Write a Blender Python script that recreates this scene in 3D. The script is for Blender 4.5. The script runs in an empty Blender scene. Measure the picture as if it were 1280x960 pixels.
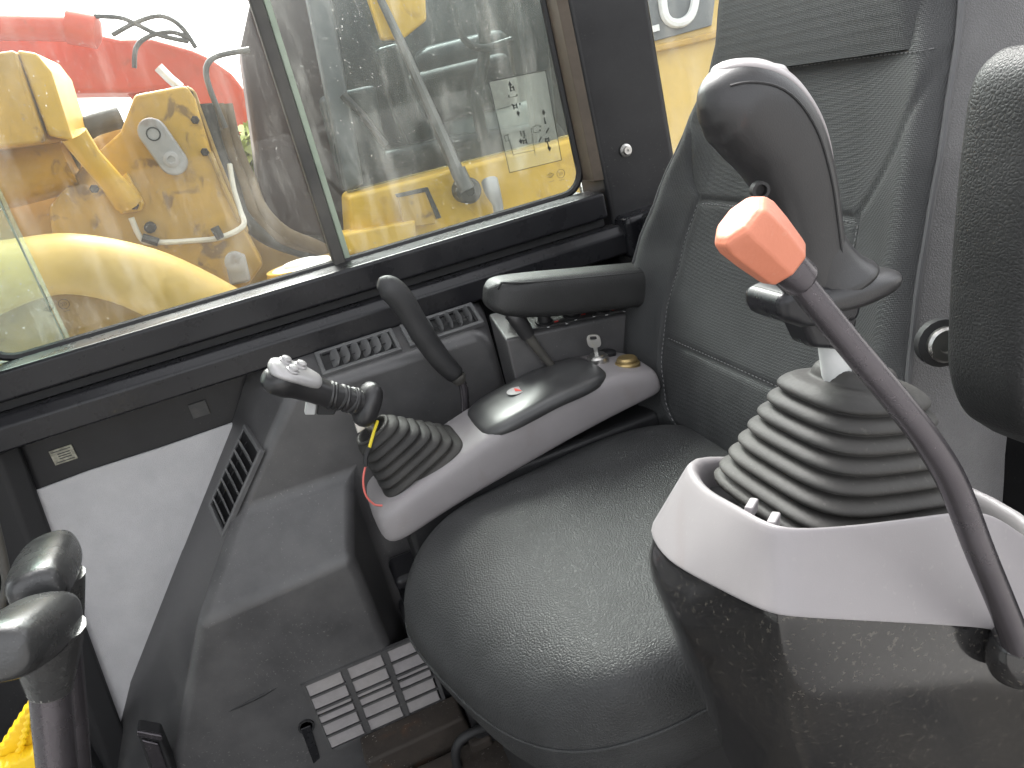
import bpy, bmesh, math, random
from mathutils import Vector as V, Matrix
random.seed(4)
D = bpy.data; S = bpy.context.scene; COL = S.collection
R = math.radians
# ------------------------------------------------------------------ camera
FOC = 960.0; YAW = R(14.5); PITCH = R(21.2947); ROLL = R(13.9798); EYE = V((0, 0, 1.0))
Fw = V((math.sin(YAW)*math.cos(PITCH), math.cos(YAW)*math.cos(PITCH), -math.sin(PITCH)))
R0 = V((math.cos(YAW), -math.sin(YAW), 0)); U0 = R0.cross(Fw)
Rt = math.cos(ROLL)*R0 - math.sin(ROLL)*U0; Up = math.sin(ROLL)*R0 + math.cos(ROLL)*U0
cd = D.cameras.new('camera'); cam = D.objects.new('camera', cd); COL.objects.link(cam); S.camera = cam
cd.sensor_fit = 'HORIZONTAL'; cd.sensor_width = 36; cd.lens = FOC/1280*36; cd.clip_start = .02; cd.clip_end = 3000
M = Matrix((Rt, Up, -Fw)).transposed().to_4x4(); M.translation = EYE; cam.matrix_world = M
# ------------------------------------------------------------------ sky, sun, exposure
SUN_EL, SUN_AZ = R(48), R(8)      # azimuth clockwise from +Y
w = D.worlds.new('World'); S.world = w; w.use_nodes = True
nt = w.node_tree; nt.nodes.clear()
sky = nt.nodes.new('ShaderNodeTexSky'); sky.sky_type = 'NISHITA'; sky.sun_disc = False
sky.sun_elevation = SUN_EL; sky.sun_rotation = SUN_AZ; sky.air_density = 1.0; sky.dust_density = 6.0; sky.ozone_density = 1.0
hs = nt.nodes.new('ShaderNodeHueSaturation'); hs.inputs['Saturation'].default_value = .12
bg = nt.nodes.new('ShaderNodeBackground'); bg.inputs['Strength'].default_value = .15
wo = nt.nodes.new('ShaderNodeOutputWorld')
nt.links.new(sky.outputs[0], hs.inputs['Color']); nt.links.new(hs.outputs[0], bg.inputs[0]); nt.links.new(bg.outputs[0], wo.inputs[0])
sd = D.lights.new('sun', 'SUN'); sd.energy = 0.9; sd.angle = R(35); sd.color = (1, .96, .9)
so = D.objects.new('sun', sd); COL.objects.link(so)
sdir = V((math.sin(SUN_AZ)*math.cos(SUN_EL), math.cos(SUN_AZ)*math.cos(SUN_EL), math.sin(SUN_EL)))
so.rotation_euler = sdir.to_track_quat('Z', 'Y').to_euler(); so.location = sdir*30
vs = S.view_settings; vs.view_transform = 'Standard'; vs.look = 'None'; vs.gamma = 1; vs.use_curve_mapping = False; vs.exposure = 2.55
S.cycles.max_bounces = 6; S.cycles.diffuse_bounces = 3; S.cycles.glossy_bounces = 3; S.cycles.transparent_max_bounces = 16

# ------------------------------------------------------------------ materials
def mat(name, col, rough=.5, metal=0, bump=None, bscale=300, bstr=.25, var=.12, vscale=18, dust=0, dcol=(.5,.48,.44), dscale=260,
        coat=0, spec=.5, dthr=(.66, .4), film=0, trans=0, wear=0, wcol=(.12,.05,.02)):
    m = D.materials.new(name); m.use_nodes = True; n = m.node_tree.nodes; L = m.node_tree.links; n.clear()
    out = n.new('ShaderNodeOutputMaterial'); b = n.new('ShaderNodeBsdfPrincipled'); L.new(b.outputs[0], out.inputs[0])
    tc = n.new('ShaderNodeTexCoord'); co = tc.outputs['Object']
    b.inputs['Metallic'].default_value = metal; b.inputs['Specular IOR Level'].default_value = spec
    b.inputs['Coat Weight'].default_value = coat; b.inputs['Coat Roughness'].default_value = .12
    nz = n.new('ShaderNodeTexNoise'); nz.inputs['Scale'].default_value = vscale; nz.inputs['Detail'].default_value = 6; nz.inputs['Roughness'].default_value = .65
    L.new(co, nz.inputs['Vector'])
    mr = n.new('ShaderNodeMapRange'); mr.inputs['From Min'].default_value = .25; mr.inputs['From Max'].default_value = .75
    mr.inputs['To Min'].default_value = 1-var*1.6; mr.inputs['To Max'].default_value = 1+var*1.6
    L.new(nz.outputs['Fac'], mr.inputs['Value'])
    mx = n.new('ShaderNodeMix'); mx.data_type = 'RGBA'; mx.blend_type = 'MULTIPLY'; mx.inputs['Factor'].default_value = 1
    mx.inputs['A'].default_value = (*col, 1); L.new(mr.outputs[0], mx.inputs['B']); c = mx.outputs['Result']
    def mask(scale, lo, hi, detail=4, dist=0):
        t = n.new('ShaderNodeTexNoise'); t.inputs['Scale'].default_value = scale; t.inputs['Detail'].default_value = detail
        t.inputs['Distortion'].default_value = dist; L.new(co, t.inputs['Vector'])
        q = n.new('ShaderNodeMapRange'); q.inputs['From Min'].default_value = lo; q.inputs['From Max'].default_value = hi; L.new(t.outputs['Fac'], q.inputs['Value'])
        return q.outputs[0]
    def mul(a, k):
        t = n.new('ShaderNodeMath'); t.operation = 'MULTIPLY'; L.new(a, t.inputs[0])
        if isinstance(k, (int, float)): t.inputs[1].default_value = k
        else: L.new(k, t.inputs[1])
        return t.outputs[0]
    def over(c, fac, colr):
        t = n.new('ShaderNodeMix'); t.data_type = 'RGBA'; L.new(fac, t.inputs['Factor']); L.new(c, t.inputs['A']); t.inputs['B'].default_value = (*colr, 1)
        return t.outputs['Result']
    if film: c = over(c, mul(mask(9, .35, .75, 8), film), dcol)
    if wear: c = over(c, mul(mask(14, .58, .68, 9, .6), wear), wcol)
    if dust: c = over(c, mul(mul(mask(dscale, dthr[0], dthr[0]+.05, 2), mask(7, dthr[1], dthr[1]+.22, 3)), dust), dcol)
    L.new(c, b.inputs['Base Color'])
    rr = n.new('ShaderNodeMapRange'); rr.inputs['To Min'].default_value = max(.03, rough-.09); rr.inputs['To Max'].default_value = min(1, rough+.09)
    L.new(nz.outputs['Fac'], rr.inputs['Value']); L.new(rr.outputs[0], b.inputs['Roughness'])
    if bump:
        bp = n.new('ShaderNodeBump'); bp.inputs['Strength'].default_value = bstr; bp.inputs['Distance'].default_value = .002
        if bump == 'leather':
            wv = n.new('ShaderNodeTexNoise'); wv.inputs['Scale'].default_value = bscale*.35; L.new(co, wv.inputs['Vector'])
            mm = n.new('ShaderNodeMix'); mm.data_type = 'VECTOR'; mm.inputs['Factor'].default_value = .0022; L.new(co, mm.inputs['A']); L.new(wv.outputs['Color'], mm.inputs['B'])
            t = n.new('ShaderNodeTexVoronoi'); t.feature = 'DISTANCE_TO_EDGE'; t.inputs['Scale'].default_value = bscale; L.new(mm.outputs['Result'], t.inputs['Vector'])
            q = n.new('ShaderNodeMapRange'); q.inputs['From Max'].default_value = .3; L.new(t.outputs['Distance'], q.inputs['Value']); h = q.outputs[0]
        elif bump == 'fabric':
            t = n.new('ShaderNodeTexVoronoi'); t.inputs['Scale'].default_value = bscale; t.inputs['Randomness'].default_value = .25; L.new(co, t.inputs['Vector']); h = t.outputs['Distance']
        else:
            t = n.new('ShaderNodeTexNoise'); t.inputs['Scale'].default_value = bscale; t.inputs['Detail'].default_value = 3; L.new(co, t.inputs['Vector']); h = t.outputs['Fac']
        L.new(h, bp.inputs['Height']); L.new(bp.outputs[0], b.inputs['Normal'])
    return m

def glass(name, tint, veil, dirt):
    m = D.materials.new(name); m.use_nodes = True; n = m.node_tree.nodes; L = m.node_tree.links; n.clear()
    out = n.new('ShaderNodeOutputMaterial'); tc = n.new('ShaderNodeTexCoord'); co = tc.outputs['Object']
    tr = n.new('ShaderNodeBsdfTransparent'); tr.inputs[0].default_value = (*tint, 1)
    df = n.new('ShaderNodeBsdfDiffuse'); df.inputs[0].default_value = (.78, .77, .73, 1)
    tl = n.new('ShaderNodeBsdfTranslucent'); tl.inputs[0].default_value = (.8, .79, .75, 1)
    ad = n.new('ShaderNodeMixShader'); ad.inputs[0].default_value = .5; L.new(df.outputs[0], ad.inputs[1]); L.new(tl.outputs[0], ad.inputs[2])
    gl = n.new('ShaderNodeBsdfGlossy'); gl.inputs['Roughness'].default_value = .02
    def noise(scale, lo, hi, detail=5, sx=(1, 1, 1)):
        mp = n.new('ShaderNodeMapping'); mp.inputs['Scale'].default_value = sx; L.new(co, mp.inputs['Vector'])
        t = n.new('ShaderNodeTexNoise'); t.inputs['Scale'].default_value = scale; t.inputs['Detail'].default_value = detail; t.inputs['Roughness'].default_value = .7; L.new(mp.outputs[0], t.inputs['Vector'])
        q = n.new('ShaderNodeMapRange'); q.inputs['From Min'].default_value = lo; q.inputs['From Max'].default_value = hi; L.new(t.outputs['Fac'], q.inputs['Value']); return q.outputs[0]
    def op(o, a, b):
        t = n.new('ShaderNodeMath'); t.operation = o; t.use_clamp = True
        for i, k in enumerate((a, b)):
            if isinstance(k, (int, float)): t.inputs[i].default_value = k
            else: L.new(k, t.inputs[i])
        return t.outputs[0]
    specks = op('MULTIPLY', noise(190, .65, .72, 2), op('MULTIPLY', noise(6, .40, .6, 4), min(1, dirt*6)))
    streak = op('MULTIPLY', noise(26, .5, .75, 7, (1, 1, .22)), dirt*1.1)
    film = op('MULTIPLY', noise(4, .25, .8, 9), dirt*.5)
    fac = op('ADD', op('ADD', op('ADD', film, veil), streak), specks)
    m1 = n.new('ShaderNodeMixShader'); L.new(fac, m1.inputs[0]); L.new(tr.outputs[0], m1.inputs[1]); L.new(ad.outputs[0], m1.inputs[2])
    fr = n.new('ShaderNodeFresnel'); fr.inputs[0].default_value = 1.35
    m2 = n.new('ShaderNodeMixShader'); L.new(fr.outputs[0], m2.inputs[0]); L.new(m1.outputs[0], m2.inputs[1]); L.new(gl.outputs[0], m2.inputs[2])
    L.new(m2.outputs[0], out.inputs[0]); return m

K = {}
def mk(key, *a, **k): K[key] = mat(key, *a, **k)
mk('trim', (.018, .018, .0195), .38, bump='noise', bscale=700, bstr=.08, film=.15, dcol=(.06, .058, .056), dust=.6, spec=.3)
mk('trim_satin', (.011, .011, .013), .28, film=.15, dcol=(.05, .05, .05), dust=.6, spec=.32)
mk('duct', (.058, .057, .059), .38, bump='noise', bscale=900, bstr=.12, film=.35, dcol=(.135, .131, .128), dust=1.2, dscale=300, spec=.55)
mk('louvre', (.095, .095, .097), .36, film=.3, dcol=(.16, .16, .155), dust=.5)
mk('cab_liner', (.35, .34, .33), .8)
mk('black', (.012, .012, .013), .6)
mk('rubber', (.035, .034, .032), .6, film=.6, dcol=(.14, .13, .11), bump='noise', bscale=250, bstr=.12)
mk('boot', (.025, .024, .0235), .62, film=.65, dcol=(.065, .062, .056), bump='noise', bscale=220, bstr=.15, dust=.8, spec=.35)
mk('grip', (.019, .0185, .0195), .36, bump='noise', bscale=1200, bstr=.08, film=.3, dcol=(.045, .044, .044), dust=.6)
mk('grip_fine', (.018, .018, .019), .5, bump='noise', bscale=1600, bstr=.25, film=.3, dcol=(.06, .06, .06))
mk('lever_rubber', (.022, .022, .023), .27, film=.3, dcol=(.09, .09, .085), bump='noise', bscale=500, bstr=.12, dust=.8)
mk('silver_plastic', (.40, .39, .39), .35, metal=.25, film=.3, dcol=(.3, .29, .28))
mk('grey_plastic', (.22, .206, .212), .45, bump='noise', bscale=1400, bstr=.05, var=.03, film=.12, dcol=(.30, .29, .27), dust=.3, wear=.08)
mk('gloss_dark', (.012, .012, .013), .14, film=.25, dcol=(.05, .046, .04), dust=1.8, dscale=330, coat=.3, dthr=(.625, .28))
mk('gloss_pad', (.03, .03, .031), .36, film=.6, dcol=(.085, .085, .085), dust=.6)
mk('leather', (.024, .0248, .0254), .52, bump='leather', bscale=310, bstr=.3, film=.3, dcol=(.062, .063, .064), spec=.36)
mk('leather_black', (.018, .0182, .0182), .46, bump='leather', bscale=330, bstr=.2, film=.25, dcol=(.05, .05, .05), spec=.45)
mk('leather_side', (.085, .083, .084), .45, bump='leather', bscale=420, bstr=.3, film=.3, dcol=(.13, .128, .125))  # paler than the seat, putting rear-window light into the side's colour
mk('seat_fabric', (.031, .032, .0328), .5, bump='fabric', bscale=640, bstr=.42, film=.25, dcol=(.06, .061, .062), spec=.4)
mk('piping', (.07, .07, .072), .45)
mk('stitch', (.16, .16, .16), .7)
mk('foam', (.46, .455, .465), .9, bump='noise', bscale=700, bstr=.5, var=.06, film=.15, dcol=(.5, .48, .45))
mk('orange', (.50, .165, .095), .5, bump='noise', bscale=500, bstr=.1, var=.06, film=.25, dcol=(.52, .25, .17), dust=.3)
mk('steel', (.55, .54, .52), .3, metal=1, var=.1)
mk('rod', (.085, .078, .086), .26, metal=.7, film=.3, dcol=(.13, .12, .13), dust=.4)
mk('brass', (.35, .26, .12), .4, metal=.8)
mk('slot', (.27, .255, .262), .5, bump='noise', bscale=400, bstr=.2, film=.4, dcol=(.36, .34, .31), var=.1, vscale=60)
mk('rust', (.030, .023, .018), .8, var=.3, bump='noise', bscale=120, bstr=.4, wear=.6, wcol=(.08, .035, .014), dust=1)
mk('floor', (.03, .03, .03), .8, bump='noise', bscale=200, bstr=.4, film=.6, dcol=(.13, .11, .085), dust=1)
mk('yellow_plastic', (.80, .52, .01), .45, var=.05)
mk('sticker', (.30, .29, .23), .5, wear=.5, wcol=(.05, .05, .05), vscale=120, var=.4)
mk('sticker_dark', (.04, .04, .04), .5, wear=.5, wcol=(.10, .09, .08), vscale=120)
mk('red_wire', (.55, .12, .10), .4); mk('yellow_wire', (.75, .60, .04), .4)
mk('red_dot', (.7, .04, .03), .4); mk('white_mark', (.75, .75, .75), .5)
mk('jamb', (.085, .065, .048), .5, var=.2)
mk('y_paint', (.46, .27, .035), .5, film=.35, dcol=(.34, .22, .08), wear=.8, wcol=(.14, .08, .035), vscale=6, var=.2, dust=1, dscale=60)
mk('y_bright', (.60, .36, .035), .5, film=.2, dcol=(.45, .33, .12), vscale=6, wear=.25)
mk('y_pale', (.62, .42, .11), .5, film=.3, dcol=(.56, .40, .18), vscale=5)
mk('y_dull', (.36, .23, .06), .6, film=.5, dcol=(.26, .19, .09), wear=.5, wcol=(.13, .08, .04), vscale=8)
mk('red_paint', (.46, .055, .02), .5, film=.25, dcol=(.34, .12, .06), wear=.3, vscale=3)
mk('maroon', (.035, .018, .018), .5, film=.3, dcol=(.06, .045, .045))
mk('cab_grey', (.07, .075, .08), .45, film=.5, dcol=(.2, .2, .2))
mk('cab_dark', (.03, .032, .034), .35, film=.4, dcol=(.09, .09, .09))
mk('pale_grey', (.42, .43, .43), .5, film=.3)
mk('hose', (.03, .03, .03), .5, film=.5, dcol=(.12, .1, .08))
mk('hose_brown', (.14, .10, .06), .7, film=.5, dcol=(.2, .16, .1))
mk('white_plastic', (.78, .77, .72), .5, film=.2)
mk('cable', (.6, .57, .5), .6)
mk('wiper_steel', (.12, .115, .11), .45, metal=.2, wear=.4)
mk('link_steel', (.30, .29, .29), .45, metal=.3, wear=.4)
mk('gravel', (.19, .185, .178), .95, bump='noise', bscale=30, bstr=.8, var=.3)
mk('leaf', (.22, .26, .04), .7, var=.3)
mk('letter_white', (.8, .8, .8), .5); mk('letter_grey', (.16, .17, .18), .5)
K['glass'] = glass('glass', (.90, .94, .92), .0, .085)
K['glass_front'] = glass('glass_front', (.95, .97, .95), .0, .055)
K['glass_green'] = glass('glass_green', (.80, .92, .86), .03, .10)
K['glass_far'] = glass('glass_far', (.60, .64, .64), .0, .06)
K['glass_screen'] = glass('glass_screen', (.72, .74, .74), .0, .08)
K['film'] = glass('film', (.95, .97, .95), .05, .04)
K['ink'] = mat('ink', (.02, .02, .02), .6)
K['glass_edge'] = mat('glass_edge', (.20, .26, .19), .3, film=.6, dcol=(.5, .55, .45), vscale=40)
K['strip'] = mat('strip', (.26, .24, .245), .35, film=.2)

# ------------------------------------------------------------------ builders
def P(px, py, Y):
    """point of the place seen at photo pixel (px,py) and lying Y metres into the cab"""
    d = Fw*FOC + Rt*(px-640) - Up*(py-480)
    return EYE + d*((Y-EYE.y)/d.y)
def wloc(o):
    l = V((0, 0, 0))
    while o: l += o.location; o = o.parent
    return l
def thing(name, label, cat, loc, group=None):
    o = D.objects.new(name, None); COL.objects.link(o); o.location = loc; o.empty_display_size = .02
    o['label'] = label; o['category'] = cat
    if group: o['group'] = group
    return o
def tag(o, label, cat, group=None):
    o['label'] = label; o['category'] = cat
    if group: o['group'] = group
    return o
def obj(name, vs_, fs, m, parent=None, smooth=False, bevel=0, seg=3, sub=0, angle=40, label=None):
    me = D.meshes.new(name); vs_ = [V(v) for v in vs_]
    if parent is not None: org = wloc(parent)
    else:
        lo = [min(v[i] for v in vs_) for i in range(3)]; hi = [max(v[i] for v in vs_) for i in range(3)]
        org = V(((lo[0]+hi[0])/2, (lo[1]+hi[1])/2, lo[2]))
    me.from_pydata([v-org for v in vs_], [], fs); me.update()
    bm = bmesh.new(); bm.from_mesh(me); bmesh.ops.recalc_face_normals(bm, faces=bm.faces); bm.to_mesh(me); bm.free()
    me.materials.append(K[m] if isinstance(m, str) else m)
    o = D.objects.new(name, me); COL.objects.link(o)
    if parent is not None: o.parent = parent
    else: o.location = org
    if smooth or bevel:
        for p in me.polygons: p.use_smooth = True
        if smooth and not sub: me.set_sharp_from_angle(angle=R(angle))
    if bevel:
        b = o.modifiers.new('bevel', 'BEVEL'); b.width = bevel; b.segments = seg; b.limit_method = 'ANGLE'; b.angle_limit = R(25); b.harden_normals = True
    if sub:
        s = o.modifiers.new('sub', 'SUBSURF'); s.levels = sub; s.render_levels = sub
    if label: o['label'] = label
    return o
class MB:
    def __init__(s): s.v = []; s.f = []
    def add(s, v, f): k = len(s.v); s.v += [V(x) for x in v]; s.f += [[i+k for i in q] for q in f]; return s
    def box(s, lo, hi): return s.add(*boxvf(lo, hi))
    def tube(s, pts, r, n=8): return s.add(*tubevf(pts, r, n))
    def prism(s, pts, vec): return s.add(*prismvf(pts, vec))
    def build(s, name, m, parent=None, **k): return obj(name, s.v, s.f, m, parent, **k)
def boxvf(lo, hi):
    v = [(x, y, z) for x in (lo[0], hi[0]) for y in (lo[1], hi[1]) for z in (lo[2], hi[2])]
    return v, [(0, 1, 3, 2), (4, 6, 7, 5), (0, 4, 5, 1), (2, 3, 7, 6), (0, 2, 6, 4), (1, 5, 7, 3)]
def prismvf(pts, vec):
    n = len(pts); vec = V(vec); a = [V(p) for p in pts]
    return a+[p+vec for p in a], [list(range(n)), list(range(2*n-1, n-1, -1))]+[[i, (i+1) % n, n+(i+1) % n, n+i] for i in range(n)]
def box(name, lo, hi, m, parent=None, bevel=.004, **k): return obj(name, *boxvf(lo, hi), m, parent, bevel=bevel, **k)
def prism(name, pts, vec, m, parent=None, bevel=.004, **k): return obj(name, *prismvf(pts, vec), m, parent, bevel=bevel, **k)
def hexa(name, near, far, m, parent=None, bevel=.006, **k):
    """solid between two outlines with the same number of points"""
    n = len(near); v = list(near)+list(far)
    return obj(name, v, [list(range(n)), list(range(2*n-1, n-1, -1))]+[[i, (i+1) % n, n+(i+1) % n, n+i] for i in range(n)], m, parent, bevel=bevel, **k)
def ringsvf(rings, cap=True):
    n = len(rings[0]); v = [p for r in rings for p in r]; f = []
    for i in range(len(rings)-1):
        for j in range(n): f.append([i*n+j, i*n+(j+1) % n, (i+1)*n+(j+1) % n, (i+1)*n+j])
    if cap: f.append(list(range(n-1, -1, -1))); f.append([(len(rings)-1)*n+j for j in range(n)])
    return v, f
def loft(name, rings, m, parent=None, cap=True, **k): k.setdefault('smooth', True); return obj(name, *ringsvf(rings, cap), m, parent, **k)
def smoothpath(pts, k=6):
    pts = [V(p) for p in pts]; out = []
    for i in range(len(pts)-1):
        a, b, c, d = pts[max(i-1, 0)], pts[i], pts[i+1], pts[min(i+2, len(pts)-1)]
        for j in range(k):
            t = j/k; out.append(.5*((2*b)+(c-a)*t+(2*a-5*b+4*c-d)*t*t+(3*b-a-3*c+d)*t**3))
    return out+[pts[-1]]
def interp(vals, k=6):
    p = [(v, 0, 0) for v in vals]; return [q.x for q in smoothpath(p, k)]
def frames(pts):
    pts = [V(p) for p in pts]; out = []; u = None
    for i in range(len(pts)):
        t = (pts[min(i+1, len(pts)-1)]-pts[max(i-1, 0)]).normalized()
        if u is None: u = t.orthogonal().normalized()
        u = (u-t*u.dot(t)).normalized(); out.append((t, u, t.cross(u)))
    return out
def tubevf(pts, r, n=10):
    fr = frames(pts); rs = r if isinstance(r, (list, tuple)) else [r]*len(pts); rings = []
    for p, (t, u, w_), q in zip(pts, fr, rs):
        rings.append([V(p)+(u*math.cos(a)+w_*math.sin(a))*q for a in [2*math.pi*j/n for j in range(n)]])
    return ringsvf(rings)
def tube(name, pts, r, m, parent=None, n=12, sm=0, **k):
    if sm:
        if isinstance(r, (list, tuple)): r = interp(r, sm)
        pts = smoothpath(pts, sm)
    k.setdefault('smooth', True); return obj(name, *tubevf(pts, r, n), m, parent, **k)
def lathe(name, c, axis, prof, m, parent=None, n=24, **k):
    t = V(axis).normalized(); u = t.orthogonal().normalized(); w_ = t.cross(u)
    rings = [[V(c)+t*h+(u*math.cos(2*math.pi*j/n)+w_*math.sin(2*math.pi*j/n))*r for j in range(n)] for r, h in prof]
    k.setdefault('angle', 35); return loft(name, rings, m, parent, **k)
def sq(a, e):  # superellipse unit point
    c, s = math.cos(a), math.sin(a); return math.copysign(abs(c)**(2/e), c), math.copysign(abs(s)**(2/e), s)
def disc_path(c, u, v, r, n=20, a0=0, a1=2*math.pi): return [V(c)+V(u)*math.cos(a0+(a1-a0)*i/n)*r+V(v)*math.sin(a0+(a1-a0)*i/n)*r for i in range(n+(a1-a0 < 6.28))]
X_, Y_, Z_ = V((1, 0, 0)), V((0, 1, 0)), V((0, 0, 1))

# ------------------------------------------------------------------ setting: ground
g = obj('ground', [(-900, -900, -1.2), (900, -900, -1.2), (900, 900, -1.2), (-900, 900, -1.2)], [(0, 1, 2, 3)], 'gravel'); g['kind'] = 'structure'
fl = box('floor', (-1.0, -.02, -.08), (.95, 1.30, -.004), 'floor', bevel=0); fl['kind'] = 'structure'

# ------------------------------------------------------------------ unseen cab frame added to shape the light: roof, posts, rear wall
cf = thing('cab_frame', 'unseen black cab frame with roof, door posts and rear wall, added to shape the light', 'cab frame', (0, .65, 0))
ROOF = 1.78
rf = MB()
for lo, hi in (((-.80, .02, ROOF), (-.55, 1.40, ROOF+.06)), ((.66, .02, ROOF), (1.0, 1.40, ROOF+.06)), ((-.55, .02, ROOF), (.66, .16, ROOF+.06)), ((-.55, 1.20, ROOF), (.66, 1.40, ROOF+.06))): rf.box(lo, hi)
rf.build('roof', 'cab_liner', cf, label='pale lining of the unseen roof, with a hatch opened for top light')  # unseen roof darkens the interior, its hatch sized to admit top light
box('front_post', (-1.0, .02, -.08), (-.93, .09, ROOF), 'trim', cf, .015)  # unseen door posts added to give the glossy parts something to reflect
box('front_header', (-1.0, .02, ROOF), (-.80, 1.40, ROOF+.06), 'trim', cf, .015)
box('rear_door_post', (.93, .02, -.08), (1.0, .09, ROOF), 'trim', cf, .015)
box('rear_wall', (.96, .09, -.08), (1.0, 1.36, .66), 'trim', cf, .01)
box('rear_corner_post', (.955, 1.30, .66), (1.0, 1.40, ROOF), 'trim', cf, .01)
ws = thing('windscreen', 'unseen dusty front windscreen, added to dim the light from the front', 'window', (-.97, .68, 0))  # unseen tinted pane added to hold back front light
hexa('glass', [(-.972, .095, 0), (-.967, .095, 0), (-.967, 1.295, 0), (-.972, 1.295, 0)], [(-.972, .095, 1.775), (-.967, .095, 1.775), (-.967, 1.295, 1.775), (-.972, 1.295, 1.775)], 'glass_screen', ws, 0)
# ------------------------------------------------------------------ cab side wall
wall = thing('cab_wall', 'black trimmed side wall of the cab below and beside the sliding window', 'cab wall', (0, 1.3, 0))
box('trim_panel', (-.95, 1.30, 0), (.95, 1.36, .735), 'trim', wall, 0)
box('window_sill', (-.95, 1.235, .737), (.562, 1.305, .782), 'trim_satin', wall, .006)
box('sill_lip', (-.95, 1.306, .737), (.562, 1.36, .776), 'trim', wall, .002)
box('shadow_gap', (-.95, 1.255, .722), (.56, 1.30, .736), 'black', wall, 0)
hexa('ledge_rail', [(-.95, 1.215, .672), (-.95, 1.215, .708), (-.95, 1.228, .721), (-.95, 1.262, .721), (-.95, 1.299, .690), (-.95, 1.299, .665)],
     [(.60, 1.215, .672), (.60, 1.215, .708), (.60, 1.228, .721), (.60, 1.262, .721), (.60, 1.299, .690), (.60, 1.299, .665)], 'trim_satin', wall, .004)
# pillar between the two windows
hexa('pillar', [(.575, 1.245, .60), (.712, 1.245, .60), (.745, 1.30, .60), (.745, 1.37, .60), (.575, 1.37, .60)],
     [(.552, 1.245, 1.75), (.690, 1.245, 1.75), (.72, 1.30, 1.75), (.72, 1.37, 1.75), (.552, 1.37, 1.75)], 'trim', wall, .008)
jm = prism('window_jamb', [(.558, 1.262, .80), (.572, 1.249, .80), (.552, 1.249, 1.75), (.538, 1.262, 1.75)], (0, .05, 0), 'jamb', wall, .002)
b = lathe('bolt', P(782, 188, 1.243), (0, -1, 0), [(0, .0), (.011, 0), (.011, .002), (.0075, .003), (.0065, .009), (.002, .009), (.001, .006)], 'steel', wall, 16)
# window seal with rounded lower corner
zt = 1.75
seal = [V((.535, 1.31, zt)), V((.548, 1.31, 1.2)), V((.555, 1.31, .84))]+[V((.515+.041*math.cos(a), 1.31, .824-.041*math.sin(a))) for a in [R(15*i) for i in range(0, 7)]]+[V((.2, 1.31, .782)), V((-.395, 1.31, .782))]+[V((-.395-.05*math.sin(a), 1.31, .832-.05*math.cos(a))) for a in [R(15*i) for i in range(0, 7)]]+[V((-.448, 1.31, 1.2)), V((-.45, 1.31, zt))]
tube('window_seal', seal, .007, 'black', wall, 8)
box('front_post', (-.95, 1.22, .0), (-.555, 1.299, .66), 'trim', wall, .01)
hexa('post_seal', [(-.52, 1.27, .0), (-.555, 1.25, .0), (-.60, 1.25, 0), (-.60, 1.299, 0), (-.53, 1.299, 0)], [(-.448, 1.285, .66), (-.475, 1.265, .66), (-.52, 1.265, .66), (-.52, 1.299, .66), (-.452, 1.299, .66)], 'black', wall, .006)
hexa('upper_post', [(-.95, 1.24, .783), (-.462, 1.24, .783), (-.462, 1.36, .783), (-.95, 1.36, .783)], [(-.95, 1.24, 1.75), (-.47, 1.24, 1.75), (-.47, 1.36, 1.75), (-.95, 1.36, 1.75)], 'trim', wall, .006)
# insulation pad
pad = [P(40, 615, 1.294), P(110, 589, 1.294), P(200, 560, 1.294), P(292, 528, 1.294), P(330, 560, 1.294), P(250, 930, 1.294), P(162, 935, 1.294)]
prism('insulation_pad', pad, (0, .006, 0), 'foam', wall, .003, label='pale grey foam pad glued to the lower wall')
for px, py, m_, lb in ((79, 569, 'sticker', 'small gold foil sticker'), (249, 512, 'sticker_dark', 'small dark foil sticker')):
    c = P(px, py, 1.296); a = .017 if m_ == 'sticker' else .014
    st = box('foil_sticker', (c.x-a, 1.2965, c.z-.0125), (c.x+a, 1.299, c.z+.0125), m_, wall, .0005, label=lb)
    if m_ == 'sticker':
        r_ = MB(); a -= .003
        for z in (-.009, .009): r_.box((c.x-a, 1.2955, c.z+z-.0006), (c.x+a, 1.2964, c.z+z+.0006))
        for z in (-.004, 0, .004): r_.box((c.x-a*.5, 1.2955, c.z+z-.0008), (c.x+a*.8, 1.2964, c.z+z+.0008))
        r_.build('print', 'sticker_dark', st)
# trim strip at the rear of the sill, switch-side vent slots
box('rear_trim', (.575, 1.20, .66), (.95, 1.299, .735), 'trim_satin', wall, .012)
box('rear_block', (.60, 1.13, .67), (.80, 1.2, .738), 'trim_satin', wall, .012)

# ------------------------------------------------------------------ window panes
def pane(name, label, x0, x1, y, key, top=1.75, z0=.772, lean=0):
    t = thing(name, label, 'window', ((x0+x1)/2, y, z0))
    hexa('glass', [(x0, y, z0), (x1, y, z0), (x1, y+.005, z0), (x0, y+.005, z0)], [(x0+lean, y, top), (x1+lean, y, top), (x1+lean, y+.005, top), (x0+lean, y+.005, top)], key, t, 0)
    return t
pf = pane('sliding_pane', 'front sliding glass pane overlapping behind the dark vertical seal', -.338, .118, 1.332, 'glass_front')
pr = pane('sliding_pane', 'dusty rear sliding glass pane with the instruction sheet on it', .098, .556, 1.312, 'glass')
pg = pane('fixed_pane', 'greenish fixed glass strip at the front end of the window', -.47, -.3355, 1.346, 'glass_green')
box('edge_strip', (-.3405, 1.3315, .772), (-.3381, 1.3375, 1.75), 'glass_edge', pf, 0)
box('edge_strip', (.1181, 1.3315, .772), (.1205, 1.3375, 1.75), 'glass_edge', pf, 0)
box('edge_seal', (.090, 1.298, .776), (.110, 1.3305, 1.75), 'rubber', pr, .004, label='dark rubber seal along the front edge')
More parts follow.
